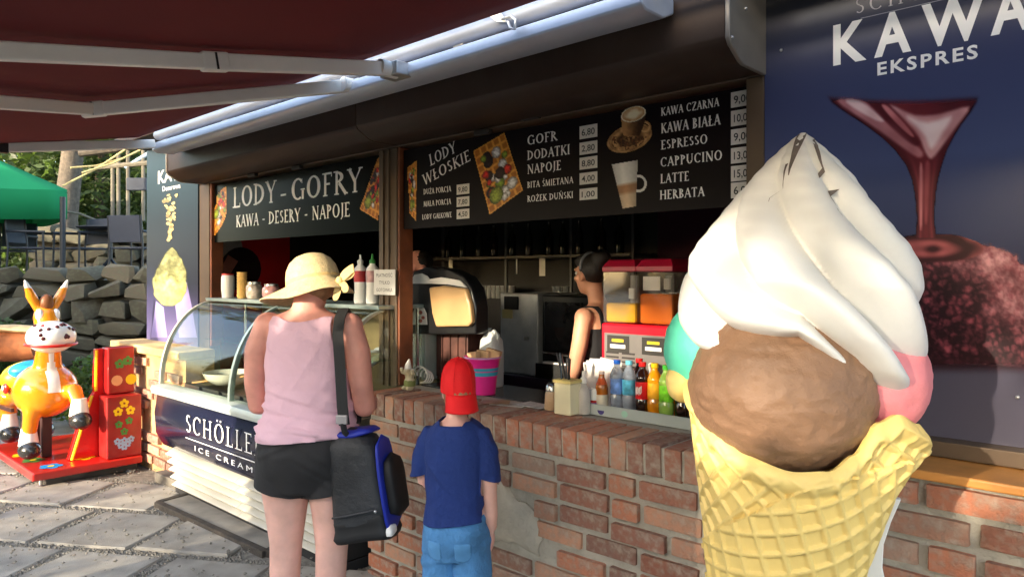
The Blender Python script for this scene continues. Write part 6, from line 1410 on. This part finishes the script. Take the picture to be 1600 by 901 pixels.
# ================================================================ awning
AW = thing('awning', 'wide dark red folding arm awning with white arms over the kiosk front', 'awning', (-3, 2.0, 2.5))  # unseen right-hand stretch of cloth and bars is added to shade the statue
m_fab = M('maroon awning cloth', C(104,16,20), .9, var=.1, scale=3, bump=.2, bscale=220); m_arm = M('white coated metal', C(232,229,222), .35, var=.05, scale=4, dirt=.15)
SL = .178
AR = 1.90
def az(y): return 2.518 - SL*(AR-y)
m = MB(); NX, NY = 40, 16; vs = []
for j in range(NY+1):
    for i in range(NX+1):
        x = -5.32+6.72*i/NX; y = AR-(AR-.2)*j/NY; vs.append((x, y, az(y) - .012*math.sin(math.pi*j/NY) + .004*math.sin(x*3.1)*math.sin(math.pi*j/NY)))
m.add(vs, [(j*(NX+1)+i, j*(NX+1)+i+1, (j+1)*(NX+1)+i+1, (j+1)*(NX+1)+i) for j in range(NY) for i in range(NX)]); o = m.build('cloth', m_fab, AW, angle=180); so = o.modifiers.new('t','SOLIDIFY'); so.thickness = .003
MB().box(-5.32,1.4,.14,.2,az(.2)-.05,az(.2)+.02).build('front_bar', m_arm, AW, smooth=False, bevel=.01)
m = MB(); m.tube([(-5.3,2.03,2.545),(1.4,2.03,2.545)], .036, 20); m.build('roller_tube', M('grey blue rail', C(138,146,164), .4, .3, var=.08, scale=3, dirt=.3), AW)
m = MB(); m.prism([(-5.3,y,z) for y,z in ((1.985,2.435),(2.01,2.42),(2.12,2.42),(2.185,2.45),(2.185,2.50),(2.05,2.502),(1.99,2.485))], (4.02,0,0)); m.build('cassette', M('pale rail metal', C(196,202,214), .35, .3, var=.06, scale=3, dirt=.3), AW, angle=35, bevel=.006)
for x in (-5.2,-4.3,-3.2,-2.2,-1.4): MB().box(x-.03,x+.03,2.03,2.16,2.503,2.53).build('bracket', m_zinc, AW, smooth=False, bevel=.004)
def onA(px, py, dz): 
    d = _dir(px); k = -(py-430)/FPX; z0 = 2.518-SL*AR - dz
    D = (z0 - CAMH)/(k - SL*d[1]); return atD(px, py, D)
def arm(b, e, o, ext=1.0, dz=.07):
    B_, E_, O_ = onA(*b, dz), onA(*e, dz), onA(*o, dz); O_ = E_ + (O_-E_)*ext
    k = (O_.y - .24)
    if O_.y < .24: O_ = E_ + (O_-E_)*((E_.y-.24)/(E_.y-O_.y))
    MB().bar(B_, E_, .035, .06).build('arm', m_arm, AW, smooth=False, bevel=.006); MB().bar(E_, O_, .032, .055).build('forearm', m_arm, AW, smooth=False, bevel=.006)
    d = (B_-E_).normalized(); MB().bar(E_-d*.05, E_+d*.05, .042, .068).build('elbow', m_arm, AW, smooth=False, bevel=.008)
    MB().bar(E_-d*.004+Vector((0,0,-.0)), E_+d*.004, .046, .058).build('elbow_pin', m_pl, AW, smooth=False)
    MB().lathe([(0,-.045),(.035,-.045),(.035,.045),(0,.045)], B_, 16, M_=Matrix.Rotation(R(90),4,'X')).build('shoulder_joint', m_arm, AW, angle=40)
    MB().box(B_.x-.06,B_.x+.06,B_.y,2.04,B_.z-.03,B_.z+.03).build('arm_bracket', m_zinc, AW, smooth=False, bevel=.006)
    return B_, E_, O_
for a in (((606,108),(335,97),(0,80)), ((548,134),(146,171),(0,160))): arm(*a, ext=6)
b_, e_, o_ = Vector((-5.26,1.99,2.475)), None, None
e_ = onX(4,231,-5.30); MB().bar(b_, e_, .035, .06).build('arm', m_arm, AW, smooth=False, bevel=.006); MB().bar(e_, (-5.2,.24,az(.24)-.08), .032, .055).build('forearm', m_arm, AW, smooth=False, bevel=.006); MB().bar(e_+Vector((0,.03,0)), e_-Vector((0,.03,0)), .04, .066).build('elbow', m_pl, AW, smooth=False, bevel=.006)
p = onY(790,32,1.99); m = MB(); m.prism([onY(x,y,1.97) for x,y in ((753,17),(772,8),(783,24),(790,34),(776,34))], (0,.012,0)); m.build('crank_flap', m_arm, AW, smooth=False)
m = MB(); m.tube([onY(x,y,1.965) for x,y in ((784,30),(798,26),(806,32),(804,46),(797,44),(794,34))], .006, 8); m.build('crank_eye', m_zinc, AW)

# ================================================================ terrace furniture
UP = atD(-60, 430, 10); t = thing('parasol', 'big green square parasol on the terrace behind the horse ride', 'parasol', (UP.x, UP.y, 1.5)); m_gf = M('green parasol cloth', C(30,150,92), .8, var=.08, scale=2, bump=.1)
tr_ = m_gf.node_tree; n_ = tr_.nodes; tl = n_.new('ShaderNodeBsdfTranslucent'); tl.inputs[0].default_value = (*C(50,170,110), 1); mx_ = n_.new('ShaderNodeMixShader'); mx_.inputs[0].default_value = .35; tr_.links.new(n_['Principled BSDF'].outputs[0], mx_.inputs[1]); tr_.links.new(tl.outputs[0], mx_.inputs[2]); tr_.links.new(mx_.outputs[0], n_['Material Output'].inputs[0])
lat = Vector((cY, sY, 0)); vd = Vector((-sY, cY, 0)); top = Vector((UP.x, UP.y, 3.37)); cs_ = [UP + lat*1.46, UP - vd*1.46, UP - lat*1.46, UP + vd*1.46]; 
for c_ in cs_: c_.z = 2.74
for k in range(4):
    A, B_ = cs_[k], cs_[(k+1) % 4]; m = MB(); N = 8; rows = []
    for j in range(N+1):
        q = []
        for i in range(N+1):
            e = A.lerp(B_, i/N); p = top.lerp(e, j/N); p.z -= .05*math.sin(math.pi*i/N)*(j/N) - .0; q.append(p)
        rows.append(q)
    rows.append([p + Vector((0,0,-.40)) + (p-UP).normalized()*.0 for p in rows[-1]])
    m.loft(rows, caps=False, closed=False); o = m.build('canopy_panel', m_gf, t, angle=30); so = o.modifiers.new('t','SOLIDIFY'); so.thickness = .004
MB().tube([(UP.x,UP.y,1.45),(UP.x,UP.y,3.38)], .03, 10).build('pole', m_pl, t); MB().lathe([(0,1.5),(.3,1.5),(.3,1.55),(.05,1.6),(0,1.6)], (UP.x,UP.y,0), 20).build('base', m_mortar, t)
for k in range(4): MB().tube([top-Vector((0,0,.06)), cs_[k]-Vector((0,0,.04))], .012, 6).build('rib', m_pl, t)
m_cf = M('dark chair frame', (.025,.027,.032), .4, .3); m_cb = M('blue grey mesh', C(52,56,66), .7)
def chair(D, px, rz, label):
    p = atD(px, 430, D); t = thing('terrace_chair', label, 'chair', (p.x,p.y,1.5), 'dark metal chairs on the terrace', rz=rz, local=True)
    for s in (-1,1):
        MB().tube([(s*.25,.24,0),(s*.24,.22,.43),(s*.24,.26,.86)], .014, 8).build('back_leg', m_cf, t); MB().tube([(s*.26,-.24,0),(s*.25,-.22,.64)], .014, 8).build('front_leg', m_cf, t); MB().tube([(s*.25,-.24,.64),(s*.25,.24,.65)], .018, 8).build('armrest', m_cf, t)
    MB().box(-.235,.235,-.22,.22,.415,.44).build('seat', m_cb, t, smooth=False, bevel=.008); m = MB(); m.prism([(-.225,.225,.50),(.225,.225,.50),(.225,.262,.86),(-.225,.262,.86)], (0,.014,0)); m.build('backrest', m_cb, t, smooth=False, bevel=.006)
chair(9.9, 55, R(140), 'dark metal terrace chair under the green parasol'); chair(10.0, 128, R(20), 'dark metal terrace chair left of the round table'); chair(9.9, 214, R(215), 'dark metal terrace chair right of the round table, with round back'); chair(10.9, 20, R(60), 'dark metal terrace chair at the far end behind the parasol post')
p = atD(172, 430, 10.2); t = thing('terrace_table', 'round dark metal table between two terrace chairs', 'table', (p.x,p.y,1.5)); MB().lathe([(0,2.215),(.4,2.215),(.42,2.225),(.42,2.24),(0,2.245)], (p.x,p.y,0), 28).build('tabletop', m_cb, t, angle=40); MB().tube([(p.x,p.y,1.75),(p.x,p.y,2.21)], .03, 10).build('column', m_cf, t)
for k in range(4): a = R(90*k+20); MB().tube([(p.x,p.y,1.8),(p.x+.3*math.cos(a),p.y+.3*math.sin(a),1.51)], .016, 8).build('leg', m_cf, t)
p = atD(98, 430, 9.6); tag(MB().tube([(p.x,p.y,1.45),(p.x,p.y,2.6)], .035, 10).build('dark_post', m_cf), 'dark upright post below the corner of the green parasol', 'post')
t = thing('rope_frame', 'weathered post and rope climbing frame beside the thick trunk', 'climbing frame', atD(190, 430, 11.6)); m_pole = M('grey pole', C(110,102,86), .8, var=.2, scale=10); m_rope = M('hemp rope', C(206,180,120), .9, var=.2, scale=40)
def fp(px, py, D=11.6): return atD(px, py, D)
for px, y0 in ((176,262),(185,240),(200,232),(224,228)): MB().tube([fp(px,345), fp(px,y0)], .03, 8).build('pole', m_pole, t)
MB().tube([fp(150,262), fp(232,255)], .045, 8).build('cross_beam', m_pole, t); MB().tube([fp(125,240), fp(232,226)], .06, 8).build('cross_beam', m_bark, t); MB().tube([fp(196,262), fp(232,240)], .035, 8).build('brace', M('pale blue pole', C(150,170,190), .6), t); MB().box(-.16,.16,-.05,.05,-.1,.1,0,Matrix.Translation(fp(215,288)) @ Matrix.Rotation(YAW,4,'Z')).build('swing_seat', m_cb, t, smooth=False, bevel=.01)
for a, b_ in (((97,291),(204,228)),((128,270),(224,232)),((110,262),(190,248))): 
    A, B_ = fp(*a, 10.8), fp(*b_, 11.3); MB().tube([A, A.lerp(B_,.5)-Vector((0,0,.04)), B_], .016, 6).build('rope', m_rope, t)
p = atD(165, 430, 11.2)
m = MB(); m.tube([fp(100,330,10.9), fp(125,334,10.9), fp(155,346,11.2)], .02, 6); tag(m.build('bent_branch', m_pole), 'thin pale bent branch behind the terrace table', 'branch')
